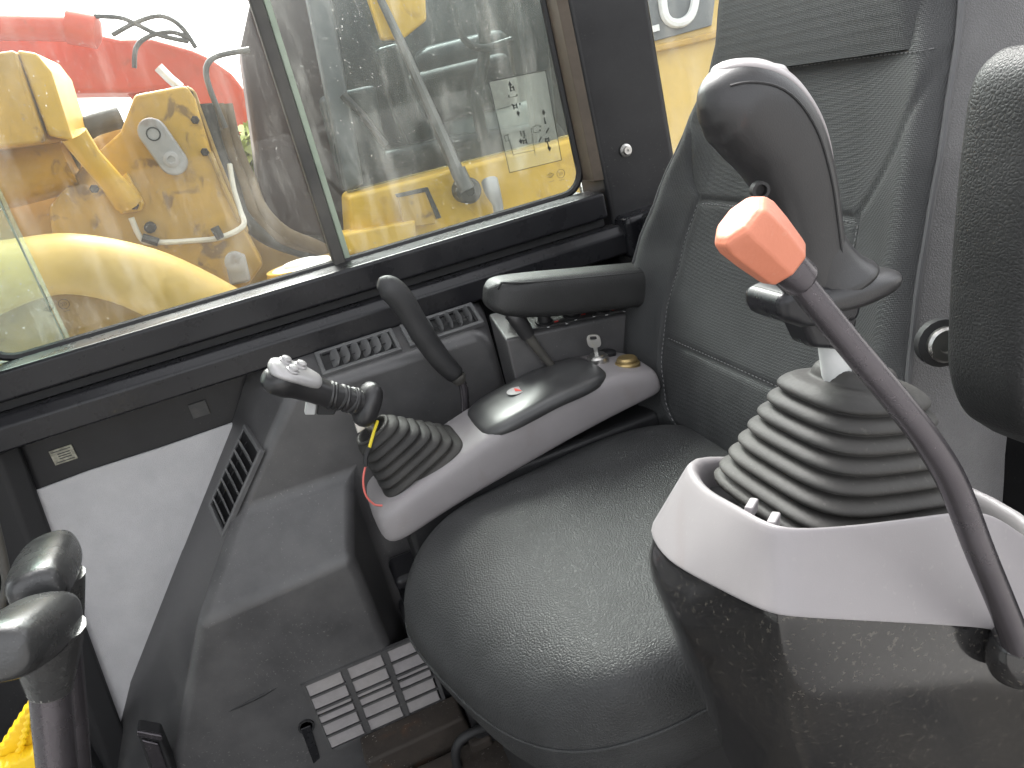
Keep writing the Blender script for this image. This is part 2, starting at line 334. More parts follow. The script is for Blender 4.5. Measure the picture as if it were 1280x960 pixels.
box('edge_strip', (.1105, 1.305, .776), (.120, 1.3115, 1.75), 'glass_edge', pr, .001, label='pale green glass edge beside the seal')
# instruction sheet
A = [P(611, 102, 1.3105), P(682, 88, 1.3105), P(702, 200, 1.3105), P(637, 216, 1.3105)]
sh = prism('instruction_sheet', [A[3], A[2], A[1], A[0]], (0, .0008, 0), 'film', pr, 0, label='clear printed instruction sheet with small black symbols')
pm = MB(); yk = 1.3098
def rectp(cx, cy, w_, h_): pm.box((cx-w_/2, yk-.0004, cy-h_/2), (cx+w_/2, yk, cy+h_/2))
def trip(cx, cy, s, up=1): pm.prism([(cx-s, yk, cy-s*up), (cx+s, yk, cy-s*up), (cx, yk, cy+s*up)], (0, -.0004, 0))
for px, py, k in ((637, 104, 'up'), (640, 111, 'n'), (644, 133, 'n'), (648, 143, 'dn'), (636, 120, '.'), (646, 119, '.'), (640, 131, '.'), (650, 130, '.'), (651, 167, 'g'), (655, 167, 'g'), (651, 178, 'dn'), (656, 177, 'n'),
                  (679, 139, 'up'), (681, 151, 'bar'), (684, 163, 'sl'), (684, 175, 'n'), (685, 181, 'bar'), (687, 187, 'dn'), (675, 158, '.'), (675, 163, '.'), (675, 174, 'sl'), (655, 172, '.')):
    c = P(px, py, yk)
    if k in ('up', 'dn'): trip(c.x, c.z, .0036, 1 if k == 'up' else -1); rectp(c.x, c.z-(.004 if k == 'up' else -.004), .0022, .004)
    elif k == 'n': rectp(c.x-.003, c.z, .002, .008); rectp(c.x+.003, c.z, .002, .008); rectp(c.x, c.z+.002, .006, .0018); rectp(c.x, c.z-.002, .006, .0012)
    elif k == 'g': rectp(c.x, c.z+.004, .004, .001); rectp(c.x, c.z, .004, .001); rectp(c.x, c.z-.004, .004, .001); rectp(c.x, c.z, .001, .009)
    elif k == 'bar': rectp(c.x, c.z, .002, .011); rectp(c.x, c.z-.004, .004, .0015)
    elif k == 'sl': pm.prism([(c.x-.004, yk, c.z-.003), (c.x-.002, yk, c.z-.004), (c.x+.004, yk, c.z+.003), (c.x+.003, yk, c.z+.004)], (0, -.0004, 0))
    else: rectp(c.x, c.z, .0022, .003)
def line(a, b, w_=.0006):
    a = P(*a, yk); b = P(*b, yk); d = (b-a).normalized(); q = V((-d.z, 0, d.x))*w_
    pm.prism([a-q, b-q, b+q, a+q], (0, -.0003, 0))
for a, b in (((611, 102), (682, 88)), ((682, 88), (702, 200)), ((702, 200), (637, 216)), ((637, 216), (611, 102))): line(a, b, .0005)
for a, b in (((634, 167), (642, 195)), ((642, 193), (668, 188)), ((668, 188), (664, 160)), ((630, 170), (636, 168)), ((630, 170), (632, 177)), ((632, 177), (638, 175)), ((666, 158), (674, 156)), ((666, 158), (667, 166)), ((667, 166), (674, 165)), ((621, 137), (636, 133)), ((636, 122), (646, 120)), ((668, 188), (669, 194))): line(a, b, .0004)
pm.build('symbol_print', 'ink', sh)
def glassmark(parent, px, py, y, kind):
    c = P(px, py, y); m_ = MB(); r_ = .0075
    pts = disc_path(c, X_, Z_, r_, 20) if kind else [c+X_*r_, c+Z_*r_*.6, c-X_*r_, c-Z_*r_*.6]
    pts = pts+[pts[0]] if not kind else pts+[pts[0]]
    m_.tube(pts, .0004, 4)
    for k in (-1, 0, 1): m_.tube([c+X_*(.0028*k-.0015)+Z_*.003, c+X_*(.0028*k+.0012), c+X_*(.0028*k-.0015)-Z_*.003], .0004, 4)
    m_.tube([c-Z_*.011-X_*.005, c-Z_*.011+X_*.005], .0004, 4)
    m_.build('glass_mark', 'ink', parent)
glassmark(pr, 688, 219, 1.311, 0); glassmark(pr, 701, 217, 1.311, 1)
glassmark(pf, 80, 380, 1.331, 1); glassmark(pf, 61, 386, 1.331, 0)
rq = pane('rear_quarter_pane', 'clear rear quarter glass behind the black pillar', .735, 1.5, 1.335, 'glass_front', z0=.70)

# ------------------------------------------------------------------ air duct console along the wall
duct = thing('air_duct_console', 'black plastic air duct console with louvred vents along the wall', 'duct console', (-.1, 1.2, 0))
A_ = [(-.075, 1.14, .605), (-.175, 1.14, .49), (-.268, 1.045, .39), (-.375, 1.045, .19), (-.45, 1.045, 0)]
B_ = [(-.10, 1.275, .655), (-.157, 1.299, .571), (-.305, 1.299, .39), (-.475, 1.299, .18), (-.59, 1.299, 0)]
TL, TR, TR2, BR = (-.04, 1.14, .642), (.262, 1.14, .642), (.282, 1.14, .615), (.296, 1.14, 0)
UL, UR, UR2, WR = (-.075, 1.258, .690), (.285, 1.258, .690), (.305, 1.258, .67), (.315, 1.299, 0)
K1, K2, K3, K4 = (.004, 1.14, .487), (-.035, 1.045, .402), (.004, 1.14, 0), (-.022, 1.045, 0)
dv = A_+B_+[TL, TR, TR2, BR, UL, UR, UR2, WR, K1, K2, K3, K4, (-.075, 1.299, .69), (.305, 1.299, .69)]
i_ = {n_: 10+k for k, n_ in enumerate('TL TR TR2 BR UL UR UR2 WR K1 K2 K3 K4 WUL WUR'.split())}
df_ = [[k, k+1, 6+k, 5+k] for k in range(4)]
df_ += [[i_['TL'], 0, 1, i_['K1'], i_['K3'], i_['BR'], i_['TR2'], i_['TR']], [1, 2, i_['K2'], i_['K1']], [2, 3, 4, i_['K4'], i_['K2']], [i_['K1'], i_['K2'], i_['K4'], i_['K3']],
        [i_['TL'], i_['TR'], i_['UR'], i_['UL']], [i_['TL'], i_['UL'], 5, 0], [i_['TR'], i_['TR2'], i_['UR2'], i_['UR']], [i_['TR2'], i_['BR'], i_['WR'], i_['UR2']],
        [i_['UL'], i_['UR'], i_['UR2'], i_['WUR'], i_['WUL']], [i_['UL'], i_['WUL'], 5]]
obj('duct_body', dv, df_, 'duct', duct, bevel=.021, seg=6)
# black sliver painting a crease's shade, and small latch hole on the knee cover
tube('crease_shade', [P(278, 893, 1.0465), P(320, 872, 1.0465), P(352, 856, 1.0465)], [.001, .0035, .001], 'black', duct, 8, sm=4)
c = P(383, 908, 1.044)
lathe('latch_hole', c, (0, -1, 0), [(.013, 0), (.013, .002), (.010, .002), (.009, 0), (0, 0)], 'black', duct, 14)
prism('latch_tongue', [P(376, 912, 1.041), P(388, 907, 1.041), P(400, 948, 1.041), P(392, 955, 1.041)], (0, .003, 0), 'trim_satin', duct, .001)
# side clip at the foot
cl = prism('door_clip', [P(170, 915, 1.03), P(200, 920, 1.03), P(222, 975, 1.03), P(190, 975, 1.03)], (0, .03, 0), 'black', duct, .004)
prism('clip_plate', [P(177, 925, 1.025), P(198, 930, 1.025), P(213, 975, 1.025), P(196, 975, 1.025)], (0, .006, 0), 'rod', cl, .002)
prism('clip_bar', [P(171, 914, 1.025), P(203, 920, 1.025), P(203, 927, 1.025), P(171, 921, 1.025)], (0, .006, 0), 'rod', cl, .002)
# lower grille: dark bars over pale inserts
gx0, gx1, gz0, gz1 = -.166, .022, .088, .222; gy = 1.043
cols = [(gx0, gx0+.058), (gx0+.066, gx0+.124), (gx0+.132, gx1)]
rows = [(.1975, .2215), (.1710, .1945), (.1595, .1675), (.1420, .1570), (.1160, .1390), (.0890, .1130)]
gr = MB(); bars = MB()
xs = [gx0-.006]+[q for c_ in cols for q in c_]+[gx1+.006]
for i in range(0, len(xs), 2): bars.box((xs[i], gy-.0035, gz0-.006), (xs[i+1], gy+.004, gz1+.004))
zs = [gz1+.004]+[q for r_ in rows for q in (r_[1], r_[0])]+[gz0-.006]
for i in range(0, len(zs), 2):
    for a_, b_ in cols: bars.box((a_, gy-.0035, zs[i+1]), (b_, gy+.004, zs[i]))
gb = bars.build('grille', 'duct', duct, label='moulded grille with three columns of slots')
for a_, b_ in cols:
    for c_, d_ in rows:
        box('slot_insert', (a_, gy-.0015, c_+.0012), (b_-.003, gy+.004, d_), 'slot', gb, .0008)
# vents
def vent(parent, c, ax, ay, wv, hv, n, tilt, lab):
    ax = V(ax).normalized(); ay = V(ay).normalized(); an = ax.cross(ay).normalized(); c = V(c)
    T_ = lambda a, b_, d=0: c+ax*a+ay*b_+an*d
    m_ = MB(); o_ = [(-wv/2, -hv/2), (wv/2, -hv/2), (wv/2, hv/2), (-wv/2, hv/2)]
    t = .007
    def frame(o, i, h, h0=-.004):
        v = [T_(*p, h) for p in o]+[T_(*p, h) for p in i]+[T_(*p, h0) for p in o]+[T_(*p, -.012) for p in i]
        f = []
        for k in range(4):
            l = (k+1) % 4; f += [[k, l, 4+l, 4+k], [k, 8+k, 8+l, l], [4+k, 4+l, 12+l, 12+k]]
        return v, f
    i_ = [(a-math.copysign(t, a), b_-math.copysign(t, b_)) for a, b_ in o_]
    fr = obj('vent', *frame(o_, i_, .004), 'louvre', parent, bevel=.0015, label=lab)
    bk = [T_(*p, -.0011) for p in i_]
    obj('vent_back', bk, [(0, 1, 2, 3)], 'black', fr)
    i2 = [(a-math.copysign(.0035, a), b_-math.copysign(.0035, b_)) for a, b_ in i_]
    obj('vent_rim', *frame(i_, i2, .002, -.001), 'black', fr)
    wi = wv-2*t-.014; hi_ = hv-2*t-.006
    for k in range(n):
        x = -wi/2+wi*(k+.75)/n
        rr = []
        for s in range(9):
            b_ = -hi_/2+hi_*s/8; sh_ = (1-abs(2*s/8-1)**4)**.5
            half = .0098*(.35+.65*sh_)
            ring = []
            for q in range(8):
                a_ = 2*math.pi*q/8; la, ld = math.cos(a_)*half, math.sin(a_)*.0013
                ca, sa = math.cos(tilt), math.sin(tilt)
                ring.append(T_(x+la*ca-ld*sa, b_, .0035+la*sa+ld*ca))
            rr.append(ring)
        loft('slat', rr, 'louvre', fr, angle=60)
    tube('slat_link', [T_(-wi/2, -hi_*.12, .004), T_(wi/2, -hi_*.12, .004)], .0008, 'black', fr, 6)
    return fr
sl = V((0, 1.258-1.14, .690-.642)).normalized()
vc = V((0, 1.183, .6595))+sl.cross(X_)*-.0006
vent(duct, (.076, vc.y, vc.z+.001), X_, sl, .128, .060, 6, R(40), 'left louvred vent on the console top')
vent(duct, (.216, vc.y, vc.z+.001), X_, sl, .126, .060, 6, R(70), 'right louvred vent on the console top')
la = (V(A_[1])-V(A_[0])).normalized(); lb_ = V(B_[1])-V(A_[1]); lb_ = (lb_-la*lb_.dot(la)).normalized(); ln = la.cross(lb_)
if ln.dot(V((-1, -1, 1))) < 0: lb_ = -lb_; ln = -ln
d = Fw*FOC+Rt*(297-640)-Up*(600-480); q0 = EYE+d*((V(A_[1])-EYE).dot(ln)/d.dot(ln))
vent(duct, q0+ln*.004, la, lb_, .150, .100, 7, R(-35), 'tall louvred vent on the sloping end')

# recessed bracket pieces right of the knee cover
br = thing('seat_base_bracket', 'black stepped bracket between the knee cover and the seat', 'bracket', (.05, 1.1, 0))
box('upper_step', (.012, 1.06, .30), (.09, 1.135, .325), 'trim_satin', br, .01)
box('lower_step', (.005, 1.05, .0), (.09, 1.135, .245), 'trim', br, .012)
box('slot_plate', (.014, 1.045, .262), (.085, 1.135, .274), 'trim_satin', br, .004)

# ------------------------------------------------------------------ switch box by the wall
sw = thing('switch_box', 'low black switch box with rotary knobs beneath the far armrest', 'switch box', (.42, 1.1, .3))
T0, T1, T2, T3 = P(632, 425, 1.05), P(790, 385, 1.05), P(800, 362, 1.13), P(610, 392, 1.13)
tp = [T0, T1+V((.1, 0, -.02)), T2+V((.1, 0, 0)), T3]
hexa('box_body', [p for p in tp], [V((p.x, p.y, .25)) for p in tp], 'duct', sw, .004)
nrm = (tp[1]-tp[0]).cross(tp[3]-tp[0]).normalized()
panel = [tp[0]*.9+tp[2]*.1, tp[1]*.9+tp[3]*.1, tp[2]*.9+tp[0]*.1, tp[3]*.9+tp[1]*.1]
pl = hexa('switch_panel', [p+nrm*.001 for p in panel], [p+nrm*.0035 for p in panel], 'gloss_pad', sw, .001)
for px, py in ((680, 405), (714, 396), (752, 390)):
    d = Fw*FOC+Rt*(px-640)-Up*(py-480); t_ = (tp[0]-EYE).dot(nrm)/d.dot(nrm); c = EYE+d*t_
    kb = lathe('rotary_knob', c+nrm*.0035, nrm, [(.014, 0), (.014, .003), (.0105, .004), (.0095, .014), (.008, .016), (0, .016)], 'black', sw, 20)
    u = (tp[1]-tp[0]).normalized(); w_ = nrm.cross(u)
    mm = MB(); c2 = c+u*.018-w_*.006+nrm*.0037
    mm.prism([c2-u*.003-w_*.001, c2+u*.003-w_*.001, c2+u*.003+w_*.001, c2-u*.003+w_*.001], nrm*.0004); mm.build('red_mark', 'red_dot', pl)
    mm = MB(); c2 = c-w_*.017+nrm*.0037
    mm.prism([c2-u*.002-w_*.001, c2+u*.002-w_*.001, c2+u*.002+w_*.001, c2-u*.002+w_*.001], nrm*.0004); c2 = c2+u*.03; mm.build('white_mark', 'white_mark', pl); mm = MB()
    mm.prism([c2-u*.002-w_*.002, c2+u*.002-w_*.002, c2-u*.001+w_*.002], nrm*.0004); mm.build('white_mark', 'white_mark', pl)
c = P(642, 396, 1.09)
lathe('button', c, (0, 0, 1), [(.010, -.01), (.010, .004), (.008, .006), (0, .006)], 'silver_plastic', sw, 18)
tl = thing('tilt_lever', 'thin dark lever leaning in front of the switch box', 'lever', P(706, 478, 1.04))
tube('rod', [P(648, 402, 1.04), P(672, 436, 1.04), P(700, 470, 1.04), P(712, 490, 1.04)], [.009, .007, .006, .006], 'rubber', tl, 12, sm=4)
tube('handle', [P(634, 393, 1.04), P(645, 398, 1.04), P(660, 420, 1.04)], [.007, .013, .011], 'grip', tl, 12, sm=4)

# ------------------------------------------------------------------ far control console
con = thing('control_console', 'slim pale grey control console on the far side of the seat', 'console', (.2, 1.0, 0))
yn, yf = .930, 1.066
st = [(.012, .505, .462), (.03, .517, .452), (.09, .535, .47), (.16, .556, .485), (.22, .572, .495), (.30, .585, .510), (.37, .588, .520), (.42, .582, .526), (.456, .570, .530), (.462, .566, .534)]
rings = []
for i, (x, zt_, zb) in enumerate(st):
    e = .012 if i in (0, len(st)-1) else 0; a, b_ = yn+e, yf-e; r_ = .012
    rings.append([V((x, a+.006, zb)), V((x, a, zb+.008)), V((x, a, zt_-r_-.006)), V((x, a+r_*.4, zt_-r_*.4-.004)), V((x, a+r_, zt_-.002)), V((x, (a+b_)/2, zt_)), V((x, b_-r_, zt_)), V((x, b_, zt_-r_)), V((x, b_, zb)), V((x, (a+b_)/2, zb))])
loft('shroud', rings, 'grey_plastic', con, sub=2)
box('console_base', (.05, .945, .05), (.455, 1.05, .500), 'trim', con, .01)
# inset glossy cover
def ctop(x):
    for i in range(len(st)-1):
        if st[i][0] <= x <= st[i+1][0]:
            t = (x-st[i][0])/(st[i+1][0]-st[i][0]); return st[i][1]*(1-t)+st[i+1][1]*t
    return st[-1][1]
gp = []
for i in range(13):
    x = .185+.205*i/12; k = 1-abs(2*i/12-1)**6; z = ctop(x)
    a = yn+.020-.0235*k; b_ = yf-.022+.014*k; dz = -.022*k
    gp.append([V((x, a+.001, z-.004+dz)), V((x, a-.0005*k, z-.003)), V((x, a+.008, z+.0012+.003*k)), V((x, (a+b_)/2, z+.003+.004*k)), V((x, b_-.004, z+.0012+.003*k)), V((x, b_, z-.004)), V((x, (a+b_)/2, z-.010))])
cv = loft('monitor_cover', gp, 'gloss_pad', con, sub=1, label='glossy dark smoked cover on top of the console')
c = V((.262, 1.0, ctop(.262)+.0064)); mm = MB()
mm.prism(disc_path(c, X_, Y_, .014, 20), (0, 0, .0006)); mm.build('round_emblem', 'silver_plastic', cv)
mm = MB(); mm.prism([c+V((-.002, -.003, .0008)), c+V((.006, -.009, .0008)), c+V((.003, .004, .0008)), c+V((.0, .009, .0008))], (0, 0, .0005)); mm.build('red_emblem_mark', 'red_dot', cv)
# key switch and key
kc = P(763, 486, 1.0); kc.z = ctop(.40)+.001; kc = V((.398, 1.005, ctop(.398)))
ks = lathe('key_switch', kc, (.05, 0, 1), [(.016, -.004), (.016, .006), (.0145, .008), (.0115, .008), (.0115, .011), (.004, .011), (0, .0105)], 'steel', con, 24)
key = thing('ignition_key', 'small silver ignition key standing in the key switch', 'key', kc+V((0, 0, .011)))
kb = kc+V((.0, 0, .010)); ku = V((.75, -.66, 0)); kn = ku.cross(Z_)
def kp(u, z): return kb+ku*u+Z_*z
prism('blade', [kp(-.0028, 0), kp(.0028, 0), kp(.0032, .012), kp(-.0032, .012)], kn*.0018, 'steel', key, .0003)
ho = [kp(.0105*sq(a, 3)[0], .0225+.0105*sq(a, 3)[1]) for a in [2*math.pi*i/24 for i in range(24)]]
hi2 = [kp(.0055*sq(a, 4)[0], .0275+.0028*sq(a, 4)[1]) for a in [2*math.pi*i/24 for i in range(24)]]
n = 24; v_ = ho+hi2+[p+kn*.002 for p in ho]+[p+kn*.002 for p in hi2]; f_ = []
for i in range(n):
    j = (i+1) % n; f_ += [[i, j, n+j, n+i], [2*n+i, 3*n+i, 3*n+j, 2*n+j], [i, 2*n+i, 2*n+j, j], [n+i, n+j, 3*n+j, 3*n+i]]
obj('bow', v_, f_, 'steel', key)
lathe('brass_cap', V((.43, .975, ctop(.43)-.003)), (.1, 0, 1), [(.019, -.004), (.019, .003), (.017, .005), (.0155, .005), (.0155, .009), (.013, .012), (.004, .012), (0, .0115)], 'brass', con, 20)
lathe('black_cap', V((.424, 1.03, ctop(.424)-.003)), (.1, 0, 1), [(.014, -.004), (.014, .006), (.011, .008), (0, .008)], 'black', con, 18)

# ------------------------------------------------------------------ rubber boots
def bellows(name, c, ax, ay, base, top, h, n, m, parent, amp=.007, e0=5, e1=2.2, shear=(0, 0), hole=.6, neck=0):
    ax = V(ax).normalized(); az = ax.cross(V(ay)).normalized(); ay = az.cross(ax); c = V(c); rings = []; N = 56; S_ = 10
    def ring(t, k, zoff=0):
        a = base[0]*(1-t)+top[0]*t+k; b_ = base[1]*(1-t)+top[1]*t+k; e = e0*(1-t)+e1*t
        z = h*t+zoff
        out = []
        for j in range(N):
            u, w_ = sq(2*math.pi*j/N, e); out.append(c+ax*(a*u+shear[0]*t)+ay*(b_*w_+shear[1]*t)+az*z)
        return out
    rings.append(ring(0, .004, -.012)); rings.append(ring(0, .006, -.002))
    for i in range(n):
        for s in range(S_):
            q = s/S_; t = (i+q)/n
            # each fold: broad rounded lip then a sharp crease beneath the next
            k = amp*(math.sin(math.pi*q)**.5*(1.1-.35*q))-amp*.6
            rings.append(ring(t*.985, k*(1-.25*t)))
    if neck:
        nk = neck-top[0]; rings += [ring(.985, -amp*.2), ring(1.0, nk*.6), ring(1.005, nk), ring(1.03, nk+.0015), ring(1.10, nk+.0015), ring(1.12, nk), ring(1.12, nk-.006), ring(1.0, nk-.006)]
    else: rings += [ring(.985, -amp*.4), ring(1.0, amp*.1), ring(1.03, -.001), ring(1.03, -top[0]*(1-hole)), ring(.80, -top[0]*(1-hole))]
    o = loft(name, rings, m, parent, sub=1); return o, c+ax*shear[0]+ay*shear[1]+az*h, az
# ------------------------------------------------------------------ joystick on the far console
js = thing('joystick', 'slumped joystick with silver button plate and black boot on the far console', 'joystick', (.11, 1.0, .51))
tlt = R(24); axx = V((math.cos(tlt), 0, math.sin(tlt)))
bo, bt, bz = bellows('rubber_boot', (.102, .998, .525), axx, Y_, (.066, .055), (.028, .029), .092, 7, 'boot', js, amp=.0085, shear=(-.016, .0), hole=.72)
tube('stem', [bt-bz*.03, bt+bz*.008, bt+bz*.012+V((-.006, 0, .004))], .007, 'steel', js, 12)
prism('stem_clip', [bt+bz*.012+V((-.016, -.006, -.008)), bt+bz*.012+V((.006, -.006, -.002)), bt+bz*.014+V((.002, -.006, .012)), bt+bz*.016+V((-.014, -.006, .006))], (0, .012, 0), 'steel', js, .002)
f0 = P(458, 505, .985)      # flange centre
hd = P(338, 474, .955)      # head end
hx = (hd-f0).normalized()
path = [f0, f0+(hd-f0)*.2+V((0, 0, .0)), f0+(hd-f0)*.45, f0+(hd-f0)*.7+V((0, 0, .004)), f0+(hd-f0)*.88+V((0, 0, .004)), hd, hd+hx*.010]
def oval(path, ra, rb, upv, N=24, e=2.3):
    out = []
    for i, p in enumerate(path):
        t = (path[min(i+1, len(path)-1)]-path[max(i-1, 0)]).normalized(); s = t.cross(V(upv)).normalized(); u = s.cross(t)
        out.append([p+s*ra[i]*sq(2*math.pi*j/N, e)[0]+u*rb[i]*sq(2*math.pi*j/N, e)[1] for j in range(N)])
    return out
pp = smoothpath(path, 5); ra = interp([.0165, .0155, .0175, .021, .025, .021, .009], 5); rb = interp([.0165, .0155, .0165, .018, .020, .016, .007], 5)
loft('grip', oval(pp, ra, rb, (0, -.35, 1)), 'grip', js, sub=1)
# sleeve folds round the neck
for t_, r_, k_ in ((.13, .0172, .1), (.18, .0168, -.25), (.23, .0168, .2), (.29, .0168, -.1), (.35, .0172, .35), (.40, .0174, .2)):
    u = hx.orthogonal().normalized(); w_ = (hx.cross(u)+hx*k_).normalized(); c = f0+(hd-f0)*t_
    pts = disc_path(c, u, w_, r_-.0018, 20); tube('sleeve_fold', pts+[pts[0]], .0032, 'grip', js, 8)
fl_ = []
for h, r_ in ((-.016, .010), (-.014, .022), (-.008, .029), (.002, .031), (.008, .026), (.014, .018)):
    u = hx.orthogonal().normalized(); u = (Z_-hx*Z_.dot(hx)).normalized(); w_ = hx.cross(u)
    fl_.append([f0+hx*h+(u*sq(a, 2.6)[0]*1.05+w_*sq(a, 2.6)[1]*.8)*r_ for a in [2*math.pi*i/24 for i in range(24)]])
loft('hand_flange', fl_, 'grip', js, sub=1)
# silver button plate on top of the head
sv_ = hx.cross(V((0, -.35, 1))).normalized(); uv = sv_.cross(hx)
plt = []
for i in range(11):
    t = -.064+.072*i/10; wd = .0240*(max(0, 1-((t+.016)/.026)**2 if t > -.016 else 1-((t+.016)/.054)**2)**.5)+.0015
    c = hd+hx*t+V((0, 0, .003)); base_h = .0145+.0045*math.cos((t+.018)/.034*1.3)
    plt.append([c+sv_*wd*a+uv*(base_h+b_) for a, b_ in ((-1, -.008), (-.93, .0005), (-.6, .0040), (0, .0055), (.6, .0040), (.93, .0005), (1, -.008), (0, -.010))])
loft('button_plate', plt, 'silver_plastic', js, sub=1)
for a, b_ in ((-.006, -.010), (-.020, .009), (.000, .010)):
    c = hd+hx*(a-.012)+sv_*b_*.9+uv*.0235+V((0, 0, .002))
    lathe('button', c, uv, [(.0085, -.003), (.0085, .001), (.0065, .002), (.006, .005), (.0045, .006), (0, .006)], 'silver_plastic', js, 16)
# small connector under the head
prism('connector', [P(384, 497, .975), P(398, 495, .975), P(394, 519, .975), P(381, 519, .975)], (0, .014, 0), 'pale_grey', js, .002)
prism('connector_shell', [P(399, 497, .98), P(424, 507, .98), P(418, 519, .98), P(396, 519, .98)], (0, .014, 0), 'black', js, .002)
# loose wire: yellow lead, black splice, red lead
tube('yellow_lead', [P(472, 526, .982), P(468, 538, .975), P(463, 555, .965), P(461, 562, .962)], .0022, 'yellow_wire', js, 8, sm=5)
tube('wire_splice', [P(461, 560, .962), P(457, 572, .955), P(457, 583, .952)], .0032, 'black', js, 8, sm=3)
tube('red_lead', [P(457, 582, .952), P(454, 600, .945), P(457, 618, .940), P(467, 630, .937), P(478, 632, .936)], .0014, 'red_wire', js, 8, sm=6)

# ------------------------------------------------------------------ auxiliary lever with rubber grip
lv = thing('auxiliary_lever', 'tall black rubber gripped lever in front of the vents', 'lever', P(584, 530, 1.08))
tube('grip', [P(472, 354, 1.085), P(484, 358, 1.085), P(500, 373, 1.085), P(518, 401, 1.085), P(535, 428, 1.085), P(553, 452, 1.085), P(571, 470, 1.085)], [.0075, .0178, .0195, .0178, .0178, .0168, .0145], 'grip_fine', lv, 18, sm=5, sub=1)
lathe('collar', P(571, 469, 1.085), P(577, 482, 1.085)-P(571, 469, 1.085), [(.0115, 0), (.0125, .003), (.0115, .007), (.0095, .012), (.008, .014)], 'rubber', lv, 18)
tube('rod', [P(573, 471, 1.085), P(579, 483, 1.085), P(581, 500, 1.085), P(582, 535, 1.085)], .0068, 'rod', lv, 12, sm=4)

# ------------------------------------------------------------------ operator seat
seat = thing('operator_seat', 'black vinyl operator seat with high backrest and rounded cushion', 'seat', (.3, .72, 0))
# cushion: rings from underside to crown
cx, cy, hx_, hy_ = .250, .732, .252, .232
def cring(k, z, front=0, N=96):
    out = []
    for j in range(N):
        a = 2*math.pi*j/N; u, w_ = sq(a, 3.6); u *= hx_*k; w_ *= hy_*k
        x = cx+u+.095*max(0, (.6-w_/hy_)/1.6)**1.3*max(0, -u/hx_); y = cy+w_*(1-.03*(1-(u/hx_+1)/2))
        zz = z+(x-cx)*.07-.030*max(0, -(u/hx_)-.45)**2*4*front-.012*front*(1-min(1, abs(w_/hy_))**2)*k
        out.append(V((x, y, zz)))
    return out
prof = [(.80, .335, 0), (.94, .345, 0), (.985, .37, 0), (.992, .40, .3), (1.0, .418, .5), (1.004, .424, .5), (1.0, .430, .5), (.998, .445, .6), (.985, .466, .8), (.955, .482, 1), (.90, .492, 1), (.80, .497, 1), (.62, .499, 1), (.40, .4995, 1), (.2, .4995, 1), (.05, .4995, 1)]
loft('cushion', [cring(*p) for p in prof], 'leather', seat, sub=1)
pr_ = cring(1.006, .424, .5); tube('cushion_piping', pr_+[pr_[0]], .0016, 'leather', seat, 8)
# crease across the bolster near the front edge
# backrest: surface over (s across, t up)
def table(t, tb):
    for (a, u), (b_, w_) in zip(tb[:-1], tb[1:]):
        if t <= b_: k = max(0, (t-a)/(b_-a)); k = k*k*(3-2*k)*.5+k*.5; return u+(w_-u)*k
    return tb[-1][1]
def yfar(t): return table(t, [(0, .955), (.075, 1.005), (.15, 1.046), (.25, 1.070), (.375, 1.080), (.525, 1.054), (.675, 1.014), (.825, .969), (.95, .932), (1.05, .924), (1.4, .905)])
def ynear(t): return table(t, [(0, .478), (.15, .486), (.30, .503), (.45, .524), (.60, .535), (.75, .543), (.9, .555), (1.05, .572), (1.4, .60)])
def bx(t): return .446+.140*t+.012*t*t
def bz_(t): return .44+.535*t
def seamdist(s, t):
    d = 9
    # inner panel side seams (normalised s in -1..1)
    if t < .70: sl_ = .62+.10*max(0, t-.55)*0
    sv = .60+.02*math.sin(t*3) if t < .66 else .60+.40*((t-.66)/.27)**.8 if t < .93 else 9
    d = min(d, abs(abs(s)-sv)*.24)
    if abs(s) < .60: d = min(d, abs(t-.655)*.53, abs(t-.30)*.53)
    return d
def bpt(s, t):
    ya_, yb_ = ynear(t), yfar(t); y = (ya_+yb_)/2+s*(yb_-ya_)/2
    x = bx(t); z = bz_(t)
    bol = .034*max(0, (abs(s)-.55)/.45)**1.6*(1-.85*max(0, min(1, (t-.35)/.65))**1.5)
    edge = -.050*max(0, abs(s)-.86)**2/.0196*.55
    bot = -.055*max(0, .12-t)**2/.0144
    dish = -.018*(1-s*s)*math.sin(min(1, t)*math.pi*.9)
    lum = .018*math.exp(-((t-.22)/.16)**2)*(1-s*s)
    off = bol+edge+bot+dish+lum
    g_ = seamdist(s, t); off -= .0032*math.exp(-(g_/.0035)**2)
    return V((x-off, y, z))
NS, NT = 110, 150; vv = []; ff = []
TT = [i/NT*1.02 for i in range(NT+1)]
for t in TT:
    for i in range(NS+1): vv.append(bpt(-1+2*i/NS, t))
for r_ in range(NT):
    for i in range(NS): a = r_*(NS+1)+i; ff.append([a, a+1, a+NS+2, a+NS+1])
bk_ = obj('backrest', vv, ff, 'seat_fabric', seat, smooth=True, angle=180)
# headrest part above
vv = []; ff = []
for r_ in range(21):
    q = r_/20; t = .945+.40*q; ya_, yb_ = ynear(t), yfar(t); hw = (yb_-ya_)/2-.003
    for i in range(41):
        s = -1+2*i/40; off = -.05*max(0, abs(s)-.8)**2/.04*.6-.06*max(0, q-.85)**2/.0225+.012*math.sin(q*math.pi)+.005
        vv.append(V((bx(t)-off, (ya_+yb_)/2+s*hw, bz_(t)-.004)))
for r_ in range(20):
    for i in range(40): a = r_*41+i; ff.append([a, a+1, a+42, a+41])
obj('headrest_panel', vv, ff, 'seat_fabric', seat, smooth=True, angle=180)
